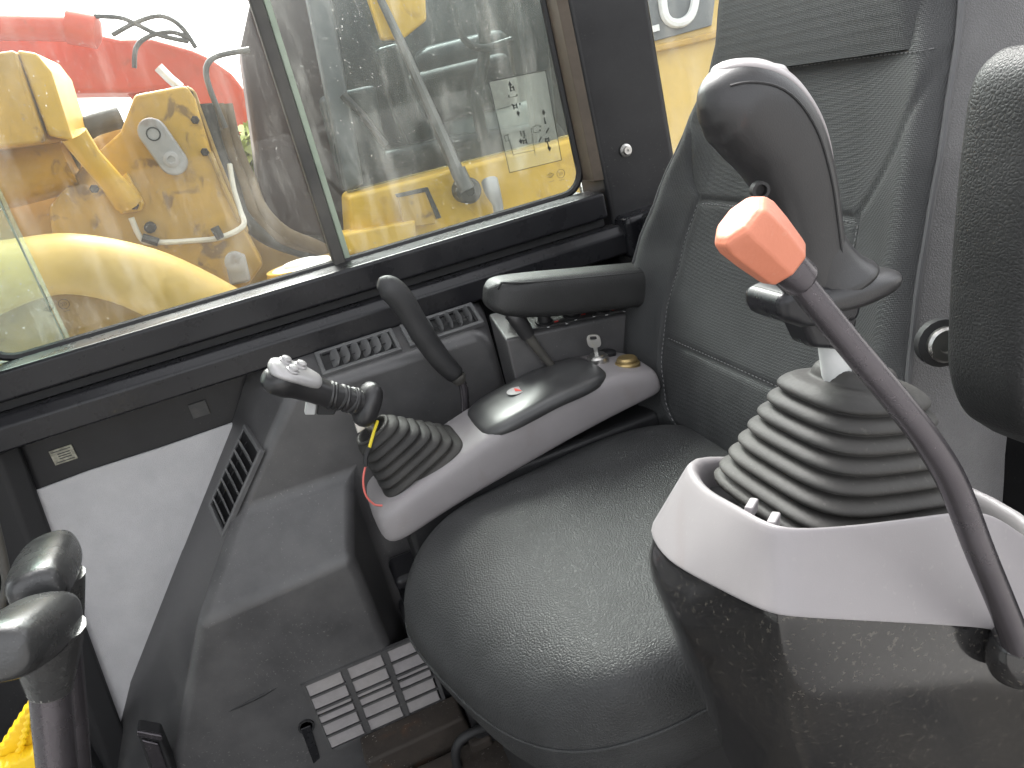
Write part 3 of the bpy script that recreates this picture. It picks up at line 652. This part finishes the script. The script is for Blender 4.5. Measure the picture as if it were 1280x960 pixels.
# side panels and back shell (one solid following the outline)
sides = {}
for sgn in (-1, 1):
    front = [bpt(sgn, t) for t in [i/24*1.02 for i in range(25)]]
    fr_top = [V((bx(1.02+.32*k/8)+.030, yfar(1.02+.32*k/8) if sgn > 0 else ynear(1.02+.32*k/8), bz_(1.02+.32*k/8))) for k in range(1, 9)]
    line_ = front+fr_top; vv = []; ff = []
    for p in line_:
        dep = .105+.02*math.sin((p.z-.44)*5)
        for k in range(9):
            q = k/8; vv.append(V((p.x+dep*q, p.y+sgn*(.016*math.sin(q*math.pi)), p.z-.02*q)))
    for r_ in range(len(line_)-1):
        for k in range(8): a = r_*9+k; ff.append([a, a+1, a+10, a+9])
    obj('side_panel', vv, ff, 'leather_side', seat, smooth=True, angle=180)
    tube('edge_piping', [p+V((-.001, sgn*.002, 0)) for p in line_], .0030, 'piping', seat, 8)
    sides[sgn] = line_
vv = []; ff = []
n = len(sides[1])
for i in range(n):
    a, b_ = sides[-1][i], sides[1][i]; dep = .105+.02*math.sin((a.z-.44)*5)
    vv += [V((a.x+dep, a.y, a.z-.02)), V((b_.x+dep, b_.y, b_.z-.02))]
for i in range(n-1): ff.append([2*i, 2*i+1, 2*i+3, 2*i+2])
obj('back_shell', vv, ff, 'trim', seat)
# stitches along the seams
stt = MB()
def stitch(pts):
    for a, b_ in zip(pts[:-1:2], pts[1::2]): stt.tube([a, b_], .0006, 4)
for s in (-.615, .615): stitch([bpt(s, t)+V((-.0012, 0, 0)) for t in [.02+.63*i/110 for i in range(110)]])
stitch([bpt(s, .648)+V((-.0012, 0, 0)) for s in [-.58+1.16*i/90 for i in range(90)]])
stitch([bpt(s, .306)+V((-.0012, 0, 0)) for s in [-.58+1.16*i/90 for i in range(90)]])
stitch([bpt(s, .932)+V((-.0012, 0, 0)) for s in [-.95+1.9*i/120 for i in range(120)]])
stt.build('stitching', 'stitch', seat)['kind'] = 'stuff'
# far armrest
def armrest(name, path, ra, rb, upv, m, parent, lab):
    pp = smoothpath(path, 5); o = loft(name, oval(pp, interp(ra, 5), interp(rb, 5), upv, 36, 4.2), m, parent, sub=1, label=lab); return o, pp
ya = 1.055
a0 = P(608, 372, ya)
ar, pth = armrest('armrest', [P(606, 369, ya), P(618, 369, ya), P(650, 369, ya), P(700, 365, ya), P(760, 359, ya), P(830, 352, ya)], [.012, .030, .038, .039, .039, .039], [.011, .024, .030, .0315, .0315, .0315], (0, 0, 1), 'leather_black', seat, 'black padded armrest on the far side')
sm_ = [q+V((0, -.034, .0250)) for q in pth[6:]]
tube('armrest_seam', [pth[3]+V((.012, -.018, .006)), pth[5]+V((0, -.029, .016))]+sm_, .0016, 'leather_black', seat, 8)
# raised near armrest
yb = .405
ar2, pth2 = armrest('armrest', [P(1288, 512, yb), P(1287, 506, yb), P(1283, 455, yb), P(1284, 380, yb), P(1289, 280, yb), P(1297, 180, yb), P(1305, 85, yb), P(1309, 65, yb)], [.024, .038, .046, .044, .042, .040, .034, .016], [.022, .034, .040, .040, .038, .036, .032, .016], (0, 1, 0), 'leather_black', seat, 'black padded armrest folded upright on the near side')
bc = P(1176, 428, .482)
lathe('pivot_washer', bc, (-.35, -1, .1), [(.0, -.004), (.021, -.004), (.021, .004), (.016, .006)], 'black', seat, 20)
lathe('pivot_bolt', bc, (-.35, -1, .1), [(.0155, .003), (.0155, .010), (.0135, .012), (.007, .012), (.006, .009), (0, .009)], 'steel', seat, 24)
# under-seat frame and floor rail
box('seat_base', (.08, .56, .08), (.46, .90, .36), 'black', seat, .02)
rl = thing('seat_rail', 'rusty steel seat rail on the floor beneath the cushion', 'rail', (.1, .95, 0))
hexa('rail_bar', [P(455, 955, .98), P(580, 897, .98), P(596, 925, .98), P(480, 985, .98)], [p+V((0, .06, 0)) for p in (P(455, 955, .98), P(580, 897, .98), P(596, 925, .98), P(480, 985, .98))], 'rust', rl, .006)
box('rail_plate', (-.12, .80, .0), (.25, .97, .055), 'rust', rl, .01)
hb = thing('slide_handle', 'black bent slide handle under the cushion front', 'handle', P(575, 960, .93))
tube('bar', [P(615, 908, .93), P(592, 915, .93), P(574, 928, .93), P(570, 950, .93), P(582, 985, .93)], .0075, 'black', hb, 12, sm=5)
box('handle_bracket', (P(590, 940, .95).x, .94, P(590, 960, .95).z-.05), (P(620, 940, .95).x, .965, P(590, 925, .95).z), 'rust', hb, .006)

# ------------------------------------------------------------------ near control console
nc = thing('raised_console', 'raised near console with pale grey top shell and glossy dark body', 'console', (.3, .34, 0))
rim = [P(872, 606, .385), P(905, 622, .335), P(940, 643, .298), P(965, 655, .282), P(1000, 660, .276), P(1085, 653, .276), P(1175, 640, .280), P(1228, 634, .286), P(1262, 650, .286), P(1310, 690, .286)]
spl = [P(820, 690, .405), P(850, 713, .36), P(905, 741, .312), P(955, 767, .274), P(985, 773, .262), P(1095, 778, .258), P(1200, 784, .256), P(1240, 786, .256), P(1280, 800, .256), P(1330, 830, .256)]
low = [P(828, 770, .405), P(860, 840, .365), P(920, 880, .325), P(985, 930, .29), P(1010, 945, .282), P(1100, 945, .278), P(1210, 945, .276), P(1245, 945, .276), P(1290, 950, .276), P(1340, 960, .276)]
mid = [a*.5+b_*.5+V((-.004, -.004, 0)) for a, b_ in zip(spl, low)]
bot = [V((p.x+.05, p.y+.03, p.z-.22)) for p in low]
def close(ring, yy, drop=0): # add hidden far side
    a, b_ = ring[-1], ring[0]
    return ring+[V((a.x+.03, a.y+.02, a.z-drop)), V((a.x+.03, yy, a.z)), V((a.x*.5+b_.x*.5, yy, a.z*.5+b_.z*.5)), V((b_.x+.015, yy, b_.z))]
SP, RI, MI, LO, BO = close(spl, .455), close(rim, .435), close(mid, .455), close(low, .45), close(bot, .44)
inn = [p+V((0, 0, -.02)) for p in RI]
cen = sum(RI, V())/len(RI)
RI2 = [cen+(p-cen)*.93+V((0, 0, -.003)) for p in RI]; RI3 = [p+V((0, 0, -.02)) for p in RI2]
g1 = [a*.12+b_*.88 for a, b_ in zip(SP, RI)]
loft('top_shell', [[V((p.x*.97+cen.x*.03, p.y*.97+cen.y*.03, p.z)) for p in SP], SP, [a*.96+b_*.04 for a, b_ in zip(SP, RI)], g1, RI, RI2, RI3], 'grey_plastic', nc, cap=False, sub=2)
def inset(ring, k, dz):
    c = sum(ring, V())/len(ring); return [V((c.x+(p.x-c.x)*k, c.y+(p.y-c.y)*k, p.z+dz)) for p in ring]
mid = [a*.62+b_*.38+V((-.008*(1-i/10), -.004, 0)) for i, (a, b_) in enumerate(zip(spl, low))]; MI = close(mid, .455)
loft('lower_body', [inset(SP, .965, .001), inset(SP, .975, -.002), inset(SP, .985, -.006), MI, LO, BO], 'gloss_dark', nc, cap=False, sub=2)
for px, py, Y in ((926, 634, .320), (953, 652, .300)):
    c = P(px, py, Y); tb = [c+V((-.002, -.003, -.006)), c+V((.007, .003, -.006)), c+V((.009, .004, .001)), c+V((.001, -.002, .001))]
    prism('shell_tab', tb, (.003, -.004, 0), 'grey_plastic', nc, .001)
# dark well under the boot
obj('boot_well', RI3, [list(range(len(RI3)))], 'black', nc)

nj = thing('joystick', 'large upright black joystick with ribbed boot on the raised near console', 'joystick', (.3, .35, .75))
t18 = R(-16); ax1 = V((math.cos(t18), 0, math.sin(t18)))
bc0 = P(1046, 613, .354)
nb, ntp, naz = bellows('rubber_boot', bc0, ax1, Y_, (.060, .061), (.034, .034), .074, 7, 'boot', nj, amp=.0095, e0=4.2, e1=2.8, shear=(-.002, 0), neck=.022)
yj = .352
tube('stem', [P(1046, 470, yj), P(1040, 420, yj), P(1036, 395, yj)], .0085, 'pale_grey', nj, 14)
prism('lower_block', [P(976, 372, yj-.02), P(1006, 360, yj-.02), P(1086, 362, yj-.02), P(1078, 404, yj-.02), P(1010, 412, yj-.02), P(978, 402, yj-.02)], (0, .036, 0), 'trim_satin', nj, .006)
prism('neck_block', [P(1000, 395, yj-.012), P(1076, 395, yj-.012), P(1066, 440, yj-.012), P(1018, 436, yj-.012)], (0, .022, 0), 'trim_satin', nj, .004)
hp = [(1024, 372, .0185, .016), (1017, 335, .0185, .0165), (1008, 285, .0192, .0175), (995, 232, .0208, .0195), (972, 180, .0240, .022), (942, 144, .0250, .023), (910, 129, .0208, .0215), (888, 126, .013, .013), (877, 126, .004, .004)]
pth = smoothpath([P(a, b_, yj) for a, b_, _, _ in hp], 5)
# oval: ra lies in depth (Y), rb in the handle's own plane
rng = []
rb_ = interp([h[2]*.99 for h in hp], 5); ra_ = interp([h[3]*.96 for h in hp], 5)
for i, p in enumerate(pth):
    t = (pth[min(i+1, len(pth)-1)]-pth[max(i-1, 0)]).normalized(); s = (Y_-t*Y_.dot(t)).normalized(); u = s.cross(t)
    rng.append([p+s*ra_[i]*sq(2*math.pi*j/32, 2.3)[0]+u*rb_[i]*sq(2*math.pi*j/32, 2.3)[1] for j in range(32)])
loft('grip', rng, 'grip', nj, sub=1)
# seam line along the grip and the smooth rear strip
seamp = []; strip = []
for i, p in enumerate(pth[2:-6]):
    i += 2; t = (pth[i+1]-pth[i-1]).normalized(); s = (Y_-t*Y_.dot(t)).normalized(); u = s.cross(t)
    if u.x < 0: u = -u
    q = R(22); seamp.append(p-s*ra_[i]*math.cos(q)**(2/2.3)*1.0+u*rb_[i]*math.sin(q)**(2/2.3)*1.0)
    strip.append((p, s, u, ra_[i], rb_[i]))
tube('grip_seam', seamp, .0007, 'black', nj, 6)
rs = []
k0 = int(len(strip)*.42)
for j, (p, s, u, a, b_) in enumerate(strip[k0:]):
    w_ = .85*math.sin(math.pi*min(1, (j+1)/(len(strip)-k0+1)))**.5+.05
    rs.append([p+s*(a+d)*math.copysign(abs(math.sin(an))**.87, an)+u*(b_+d)*math.cos(an)**.87 for an, d in ((-w_, -.001), (-w_*.93, .0008), (-w_*.5, .0014), (0, .0016), (w_*.5, .0014), (w_*.93, .0008), (w_, -.001), (0, -.004))])
loft('top_plate', rs, 'strip', nj, sub=1)
lathe('trigger_hole', P(951, 238, yj-.021), (-.3, -1, 0), [(.0045, -.004), (.0045, .001), (.003, .001), (.003, -.003), (0, -.003)], 'black', nj, 14)
c = P(962, 92, yj); lathe('button', c, (.4, 0, 1), [(.009, -.006), (.009, .002), (.007, .004), (0, .005)], 'silver_plastic', nj, 16)
# hand flange with raised rear wing
wing = []
for (px, py, r_, h) in ((968, 380, .004, .002), (975, 378, .013, .006), (1000, 372, .021, .009), (1030, 366, .024, .011), (1060, 358, .023, .011), (1090, 350, .020, .008), (1106, 346, .015, .006), (1112, 345, .005, .003)):
    p = P(px, py, yj)
    wing.append([p+Y_*r_*sq(2*math.pi*j/24, 2.6)[0]+(Z_*.93+X_*.35)*h*sq(2*math.pi*j/24, 2.6)[1] for j in range(24)])
loft('hand_flange', wing, 'grip', nj, sub=1)
cone = []
for px, py, r_ in ((1046, 356, .0275), (1042, 350, .0270), (1034, 342, .0235), (1026, 328, .0205), (1018, 310, .0185), (1012, 290, .0172)):
    p = P(px, py, yj); cone.append([p+Y_*r_*math.cos(a)*.85+(X_*.93+Z_*.2)*r_*math.sin(a) for a in [2*math.pi*i/24 for i in range(24)]])
loft('flange_skirt', cone, 'grip', nj, sub=1)

ll = thing('lock_lever', 'bent steel lock lever with orange knob in front of the near joystick', 'lever', P(1268, 800, .25))
lp = [P(1275, 815, .243), P(1255, 762, .243), P(1225, 690, .243), P(1192, 606, .243), P(1160, 552, .243), P(1120, 500, .244), P(1060, 428, .247), P(985, 335, .25)]
tube('rod', lp, [.0078, .0071, .0070, .0068, .0064, .0060, .0057, .0055], 'rod', ll, 16, sm=5)
pv = P(1270, 812, .247)
lathe('pivot_boot', pv, lp[2]-lp[0], [(.018, -.02), (.017, -.004), (.015, .004), (.011, .010), (.0085, .014)], 'gloss_dark', ll, 24, sub=1)
k0_, k1_ = P(980, 330, .25), P(920, 272, .253); kd = (k1_-k0_); kl = kd.length; kd.normalize()
u = (Y_-kd*Y_.dot(kd)).normalized(); w_ = kd.cross(u); kr = []
for h, r_ in ((-.001, .0085), (0, .0104), (.003, .0110), (.014, .0124), (kl-.006, .0130), (kl-.002, .0122), (kl, .0095)):
    kr.append([k0_+kd*h+(u*math.cos(R(45*i+22.5))+w_*math.sin(R(45*i+22.5)))*r_*1.05 for i in range(8)])
loft('knob', kr, 'orange', ll, smooth=False, bevel=.0035, seg=4, label='faceted orange plastic knob')
lathe('knob_collar', k0_-kd*.010, kd, [(.0066, -.002), (.0078, 0), (.0078, .011), (.007, .012)], 'rod', ll, 18)

# ------------------------------------------------------------------ travel levers by the door
def travel(label, head, foot, turn, name='travel_lever'):
    t = thing(name, label, 'lever', foot, 'travel levers by the cab door')
    return t
t1 = travel('rear travel lever with black rubber head, nearer the grey foam pad', None, P(95, 1100, .66), 0)
def capsule(a, b_, ra, rb, upv, ends=(.35, .75)):
    a, b_ = V(a), V(b_); d = b_-a; out = []
    path = []; A1 = []; B1 = []
    for t, k in ((-.02, .12), (0, .5), (.05, .80), (.14, .95), (.3, 1.02), (.5, 1.03), (.7, 1.0), (.86, .95), (.95, .86), (.99, .72), (1.0, .45), (1.002, .1)):
        path.append(a+d*t); A1.append(ra*k); B1.append(rb*k)
    return oval(path, A1, B1, upv, 28, 2.7)
loft('rubber_head', capsule(P(70, 684, .74), P(44, 742, .60), .0235, .0205, (0, 0, 1)), 'lever_rubber', t1, sub=1)
tube('neck', [P(68, 720, .68), P(74, 765, .68), P(80, 800, .68)], [.024, .020, .0155], 'lever_rubber', t1, 16, sm=4)
tube('rod', [P(79, 795, .68), P(86, 860, .68), P(93, 940, .68), P(104, 1100, .68)], .0135, 'rod', t1, 16, sm=4)
t2 = travel('front travel lever with black rubber head curving out of the left edge', None, P(75, 1100, .56), 0)
loft('rubber_head', capsule(P(72, 766, .60), P(-8, 822, .50), .0245, .0215, (.2, 0, 1)), 'lever_rubber', t2, sub=1)
tube('neck', [P(58, 785, .57), P(60, 825, .57), P(63, 862, .57)], [.026, .021, .0155], 'lever_rubber', t2, 16, sm=4)
tube('rod', [P(62, 852, .57), P(66, 900, .57), P(72, 960, .57), P(80, 1100, .57)], .0145, 'rod', t2, 18)
lathe('collar', P(62.5, 860, .57), P(62, 850, .57)-P(66, 900, .57), [(.0150, -.002), (.0156, 0), (.0150, .002)], 'steel', t2, 20)
hz = tag(tube('pilot_hose', [P(-10, 640, .9), P(4, 700, .9), P(8, 735, .9), P(-4, 770, .9)], .005, 'rubber', None, 10, sm=5), 'thin grey hose looping in at the left edge above the travel levers', 'hose')
# yellow ribbed strap
ys = thing('yellow_hook', 'bright yellow plastic pedal plate with ribbed edges beside the travel levers', 'pedal', P(20, 990, .7))
def wavy(a, b_, n_, amp):
    out = []; d = (b_-a); nn = V((-d.z, 0, d.x)).normalized()
    for i in range(n_*2+1): out.append(a+d*i/(n_*2)+nn*(amp if i % 2 else 0))
    return out
prism('plate', wavy(P(-20, 972, .72), P(37, 884, .72), 9, .003)+[P(50, 940, .72), P(20, 1000, .72)], (0, .02, 0), 'yellow_plastic', ys, .002)
tube('rib', wavy(P(20, 960, .715), P(40, 892, .715), 8, .002), .003, 'yellow_plastic', ys, 8)
prism('lower_plate', wavy(P(-10, 968, .70), P(52, 940, .70), 6, .002)+[P(60, 1000, .70), P(0, 1000, .70)], (0, .02, 0), 'yellow_plastic', ys, .002)

# ------------------------------------------------------------------ outside: yellow machine by the window
ym = thing('yellow_machine', 'weathered yellow machine frame right outside the window', 'machine', (-.6, 2.6, -1.2))
def slab(name, pix, Y, dep, m, parent, bevel=.01, **k): return prism(name, [P(a, b_, Y) for a, b_ in pix], (0, dep, 0), m, parent, bevel, **k)
slab('rear_body', [(-250, 250), (20, 215), (90, 190), (140, 150), (300, 190), (330, 300), (420, 330), (450, 380), (300, 480), (-250, 560)], 2.75, .6, 'y_dull', ym, .03)
slab('bracket_plate', [(150, 165), (168, 118), (232, 106), (243, 122), (262, 185), (282, 235), (300, 275), (330, 330), (300, 372), (150, 360), (70, 330), (60, 260), (100, 210)], 2.5, .12, 'y_paint', ym, .012, label='upright yellow boom bracket plate')
slab('plate_edge', [(232, 106), (243, 112), (275, 200), (312, 290), (306, 296), (262, 185)], 2.56, .12, 'y_dull', ym, .01)
slab('cross_box', [(-120, 80), (-10, 66), (18, 62), (54, 170), (58, 178), (-120, 200)], 2.3, .3, 'y_paint', ym, .01)
slab('cross_box_end', [(20, 62), (45, 66), (64, 90), (91, 176), (60, 170)], 2.32, .28, 'y_bright', ym, .008)
tube('axle_tube', [P(-120, 250, 2.55), P(0, 222, 2.55), P(90, 200, 2.55)], .085, 'y_paint', ym, 24)
pts = [P(92, 168, 2.36), P(112, 196, 2.38), P(140, 228, 2.42), P(160, 252, 2.46)]
tube('strut', pts, [.035, .030, .032, .04], 'y_bright', ym, 10)
slab('strut_foot', [(138, 235), (158, 215), (180, 255), (176, 264), (150, 268)], 2.47, .03, 'y_bright', ym, .006)
for px, py in ((150, 258), (168, 257), (244, 150), (256, 190), (118, 236)):
    lathe('bolt_head', P(px, py, 2.462 if px < 170 else 2.495), (0, -1, 0), [(.012, -.01), (.012, .008), (.009, .011), (0, .011)], 'rust', ym, 6)
tube('plate_weld', [P(262, 190, 2.497), P(282, 238, 2.497), P(301, 278, 2.497)], .008, 'y_dull', ym, 8)
# slotted steel link
lc, le = P(190, 165, 2.44), P(216, 202, 2.44); dd = (le-lc).normalized(); nn = V((-dd.z, 0, dd.x)); r_ = .038
pts = [lc-dd*r_*math.sin(a)+nn*r_*math.cos(a) for a in [math.pi*i/10 for i in range(11)]]+[le+dd*r_*math.sin(a)-nn*r_*math.cos(a) for a in [math.pi*i/10 for i in range(11)]]
lk = prism('link_plate', pts, (0, .05, 0), 'link_steel', ym, .006, label='grey steel link with a dark hole')
lathe('pin_hole', lc+dd*.006+V((0, -.002, 0)), (0, -1, 0), [(.019, -.004), (.019, .001), (.016, .001), (.015, -.003), (0, -.003)], 'black', lk, 18)
lathe('pin', le-dd*.006, (0, -1, 0), [(.022, -.004), (.022, .004), (.017, .006), (.010, .006), (.009, .003), (0, .003)], 'link_steel', lk, 18)
pts = [P(-140, 400, 2.15), P(-20, 352, 2.15), P(40, 335, 2.15), P(90, 330, 2.15), P(150, 340, 2.18), P(210, 362, 2.22), P(290, 402, 2.28), P(360, 450, 2.35)]
tube('fender', pts, [.10, .085, .075, .075, .08, .09, .09, .09], 'y_pale', ym, 20, sm=4)
slab('fender_skirt', [(-200, 400), (40, 365), (120, 352), (220, 382), (330, 440), (200, 520), (-200, 560)], 2.26, .3, 'y_dull', ym, .02)
slab('bolt_block', [(280, 322), (306, 318), (314, 352), (288, 358)], 2.42, .05, 'link_steel', ym, .01)
lathe('bolt_block_pin', P(294, 328, 2.41), (0, -1, 0), [(.03, -.03), (.03, .006), (.022, .008), (.01, .008), (0, .006)], 'link_steel', ym, 16)
tube('cable', [P(164, 272, 2.47), P(178, 300, 2.47), P(200, 303, 2.47), P(240, 301, 2.47), P(275, 297, 2.47), P(304, 282, 2.47), P(300, 262, 2.50), P(292, 235, 2.52), P(287, 205, 2.54)], .008, 'cable', ym, 8, sm=5)
for a in ((178, 297, 198, 303), (268, 284, 276, 298)): tube('cable_clip', [P(a[0], a[1], 2.465), P(a[2], a[3], 2.465)], .013, 'hose', ym, 8)
lathe('hook_stub', P(188, 284, 2.48), (0, -1, 0), [(.016, -.01), (.016, .02), (.01, .024), (0, .024)], 'rust', ym, 10)
for i, (dx, rr_) in enumerate(((0, .03), (14, .026), (26, .024))):
    tube('hydraulic_hose', [P(255+dx, 130, 2.62+.05*i), P(268+dx, 185, 2.62+.05*i), P(285+dx, 225, 2.62+.05*i), P(300+dx, 262, 2.62), P(330+dx, 292, 2.62), P(368+dx, 308, 2.66), P(420, 322, 2.7)], rr_, 'hose_brown' if i else 'hose', ym, 10, sm=5)
tube('arch_hose', [P(84, 212, 2.6), P(92, 180, 2.6), P(112, 158, 2.6), P(150, 146, 2.62)], .032, 'hose', ym, 12, sm=5)
tube('return_pipe', [P(282, 160, 2.58), P(262, 110, 2.58), P(258, 84, 2.58), P(272, 70, 2.58), P(312, 62, 2.58)], .0085, 'wiper_steel', ym, 10, sm=5)
dr_ = tag(lathe('paint_drum', P(378, 360, 2.35), (0, 0, 1), [(.085, -.25), (.085, .05), (.088, .055), (.085, .06), (.085, .068)], 'y_bright', None, 28), 'bright yellow drum under a white lid beyond the window', 'drum')
tag(lathe('drum_lid', P(378, 338, 2.35), (0, 0, 1), [(.093, 0), (.093, .014), (.088, .018), (.05, .020), (.048, .028), (0, .028)], 'white_plastic', None, 28), 'round white plastic lid lying on the yellow drum', 'lid')

# red excavator boom farther off
rb = thing('red_excavator', 'red orange excavator boom arching across behind the yellow machine', 'excavator', (-1.6, 5.2, -1.2))
slab('boom', [(-400, 30), (-20, 42), (112, 40), (150, 48), (190, 48), (240, 62), (262, 72), (290, 92), (306, 112), (310, 150), (306, 170), (300, 230), (230, 260), (228, 150), (205, 112), (160, 116), (78, 117), (0, 128), (-400, 150)], 5.2, .5, 'red_paint', rb, .03)
slab('boom_arm', [(150, 108), (175, 96), (240, 90), (300, 160), (330, 330), (260, 330), (230, 200)], 5.3, .4, 'red_paint', rb, .03)
tube('cylinder_tube', [P(-400, 20, 5.0), P(0, 34, 5.0), P(112, 36, 5.0)], .065, 'red_paint', rb, 16)
lathe('cylinder_end', P(116, 38, 5.0), P(150, 44, 5.0)-P(116, 38, 5.0), [(.09, -.12), (.09, .02), (.05, .04), (0, .04)], 'red_paint', rb, 16)
tube('cylinder_rod', [P(198, 84, 5.0), P(212, 98, 5.0), P(226, 110, 5.0)], .028, 'steel', rb, 12)
for pts in ([(118, 20), (150, 22), (170, 30), (200, 44), (236, 52)], [(140, 44), (170, 28), (200, 20), (225, 32), (245, 60)], [(168, 85), (170, 60), (185, 46), (215, 40), (240, 50)]):
    tube('boom_hose', [P(a, b_, 4.95) for a, b_ in pts], .013, 'hose', rb, 8, sm=5)

# neighbouring excavator cab seen through the rear pane
ec = thing('excavator_cab', 'neighbouring excavator cab with dark glass and yellow lower beam', 'excavator cab', (.9, 2.7, -1.2))
slab('lower_beam', [(436, 245), (470, 236), (720, 172), (800, 150), (800, 280), (740, 292), (440, 315)], 2.5, .2, 'y_bright', ec, .015)
slab('lower_beam_step', [(425, 293), (520, 275), (520, 300), (430, 322)], 2.46, .1, 'y_bright', ec, .01)
slab('beam_flap', [(498, 245), (532, 238), (546, 268), (545, 280), (505, 285)], 2.47, .02, 'y_paint', ec, .004)
slab('flap_shadow_plate', [(495, 243), (535, 234), (552, 272), (546, 274), (532, 240), (497, 247)], 2.465, .02, 'hose', ec, .002)
slab('skirt', [(400, 320), (800, 255), (800, 420), (400, 460)], 2.62, .3, 'y_dull', ec, .02)
slab('front_glass', [(395, -60), (730, -80), (735, 172), (436, 245), (420, 200)], 2.62, .012, 'glass_far', ec, .002)
slab('corner_post', [(372, -60), (405, -60), (455, 232), (432, 240)], 2.58, .06, 'cab_grey', ec, .012)
slab('side_post', [(640, -80), (672, -80), (700, 182), (672, 188)], 2.66, .06, 'cab_grey', ec, .012)
slab('cab_back', [(330, -120), (900, -150), (900, 260), (330, 330)], 3.6, .05, 'cab_dark', ec, .01)
slab('cab_side', [(300, 60), (330, -80), (400, -80), (440, 300), (330, 290), (318, 190)], 2.9, .4, 'maroon', ec, .02)
slab('seat_back', [(520, 60), (640, 30), (660, 150), (545, 185)], 3.0, .2, 'cab_dark', ec, .06)
slab('red_trim', [(545, 90), (640, 70), (642, 92), (548, 112)], 2.95, .04, 'maroon', ec, .01)
slab('reflection_panel', [(560, 150), (690, 120), (700, 165), (570, 195)], 2.9, .2, 'pale_grey', ec, .03)  # pale slab standing in for a light grey reflection
slab('roof_panel', [(448, -40), (530, -50), (534, 25), (505, 48), (478, 50)], 2.55, .04, 'y_bright', ec, .01)
slab('inner_frame', [(470, 60), (500, 52), (520, 120), (560, 200), (528, 208), (492, 140)], 2.85, .08, 'cab_dark', ec, .02)
slab('seat_shell', [(505, 95), (640, 62), (655, 128), (530, 160)], 2.88, .1, 'hose', ec, .04)
slab('lower_dash', [(440, 200), (560, 170), (700, 150), (720, 185), (450, 250)], 2.80, .1, 'cab_dark', ec, .03)
tube('inner_hose', [P(600, -20, 2.8), P(606, 60, 2.8), P(596, 120, 2.8), P(604, 175, 2.8)], .022, 'hose', ec, 10, sm=4)
tube('grab_rail', [P(560, -30, 2.75), P(575, 40, 2.75), P(600, 60, 2.75), P(640, 50, 2.75)], .012, 'wiper_steel', ec, 8, sm=4)
slab('inner_panel', [(400, 120), (470, 105), (490, 235), (430, 240)], 2.8, .1, 'cab_grey', ec, .02)
wp = thing('wiper_arm', 'long grey wiper arm on the neighbouring cab glass', 'wiper', P(584, 238, 2.45))
tube('arm', [P(462, -30, 2.53), P(500, 50, 2.52), P(535, 130, 2.5), P(572, 215, 2.46)], [.011, .014, .017, .022], 'wiper_steel', wp, 8)
lathe('pivot', P(584, 238, 2.46), (0, -1, 0), [(.042, -.04), (.042, .02), (.034, .03), (.016, .034), (.014, .03), (0, .03)], 'hose', wp, 20)
tube('arm_foot', [P(572, 212, 2.445), P(584, 238, 2.43)], .026, 'wiper_steel', wp, 10)
tube('blade', [P(428, 118, 2.56), P(450, 140, 2.56), P(482, 182, 2.56)], .012, 'hose', wp, 8)
hs_ = tag(tube('washer_hose', [P(612, 226, 2.46), P(616, 240, 2.44), P(622, 255, 2.44), P(624, 275, 2.44)], [.028, .026, .018, .018], 'link_steel', None, 12, sm=4), 'short grey hose end on the yellow beam beside the wiper pivot', 'hose')

# yellow machine with lettering beyond the rear quarter glass
yl = thing('lettered_machine', 'yellow machine side with a grey band of white letters behind the pillar', 'machine', (2.2, 3.0, -1.2))
slab('side_panel', [(760, -200), (1500, -300), (1500, 300), (780, 420)], 3.1, .5, 'y_pale', yl, .02)
slab('letter_band', [(760, -60), (905, -90), (890, 32), (780, 62)], 3.085, .014, 'letter_grey', yl, .004)
slab('band_ledge', [(760, 70), (905, 36), (905, 46), (760, 80)], 3.06, .04, 'y_paint', yl, .01)
lm = MB()
up_ = [P(a, b_, 3.075) for a, b_ in ((826, -40), (829, 10), (836, 26), (850, 29), (863, 20), (869, 0), (872, -40))]
lm.tube(smoothpath(up_, 4), .019, 8)
lm.build('letter', 'letter_white', yl, smooth=True)
slab('letter_block', [(813, 33), (824, 30), (825, 38), (814, 41)], 3.075, .008, 'letter_white', yl, .001)

# grass and shrub between the machines
sb = MB()
for i in range(500):
    c = P(random.uniform(305, 335), random.uniform(160, 300), 3.6+random.uniform(-.2, .3)); a = V((random.gauss(0, 1), random.gauss(0, 1), random.gauss(0, 1))).normalized()*.05; b_ = a.orthogonal()*.45
    sb.add([c-a, c+b_, c+a, c-b_], [(0, 1, 2, 3)])
so_ = sb.build('foliage', 'leaf'); so_['kind'] = 'stuff'; so_['label'] = 'yellow green leaves showing between the machines'
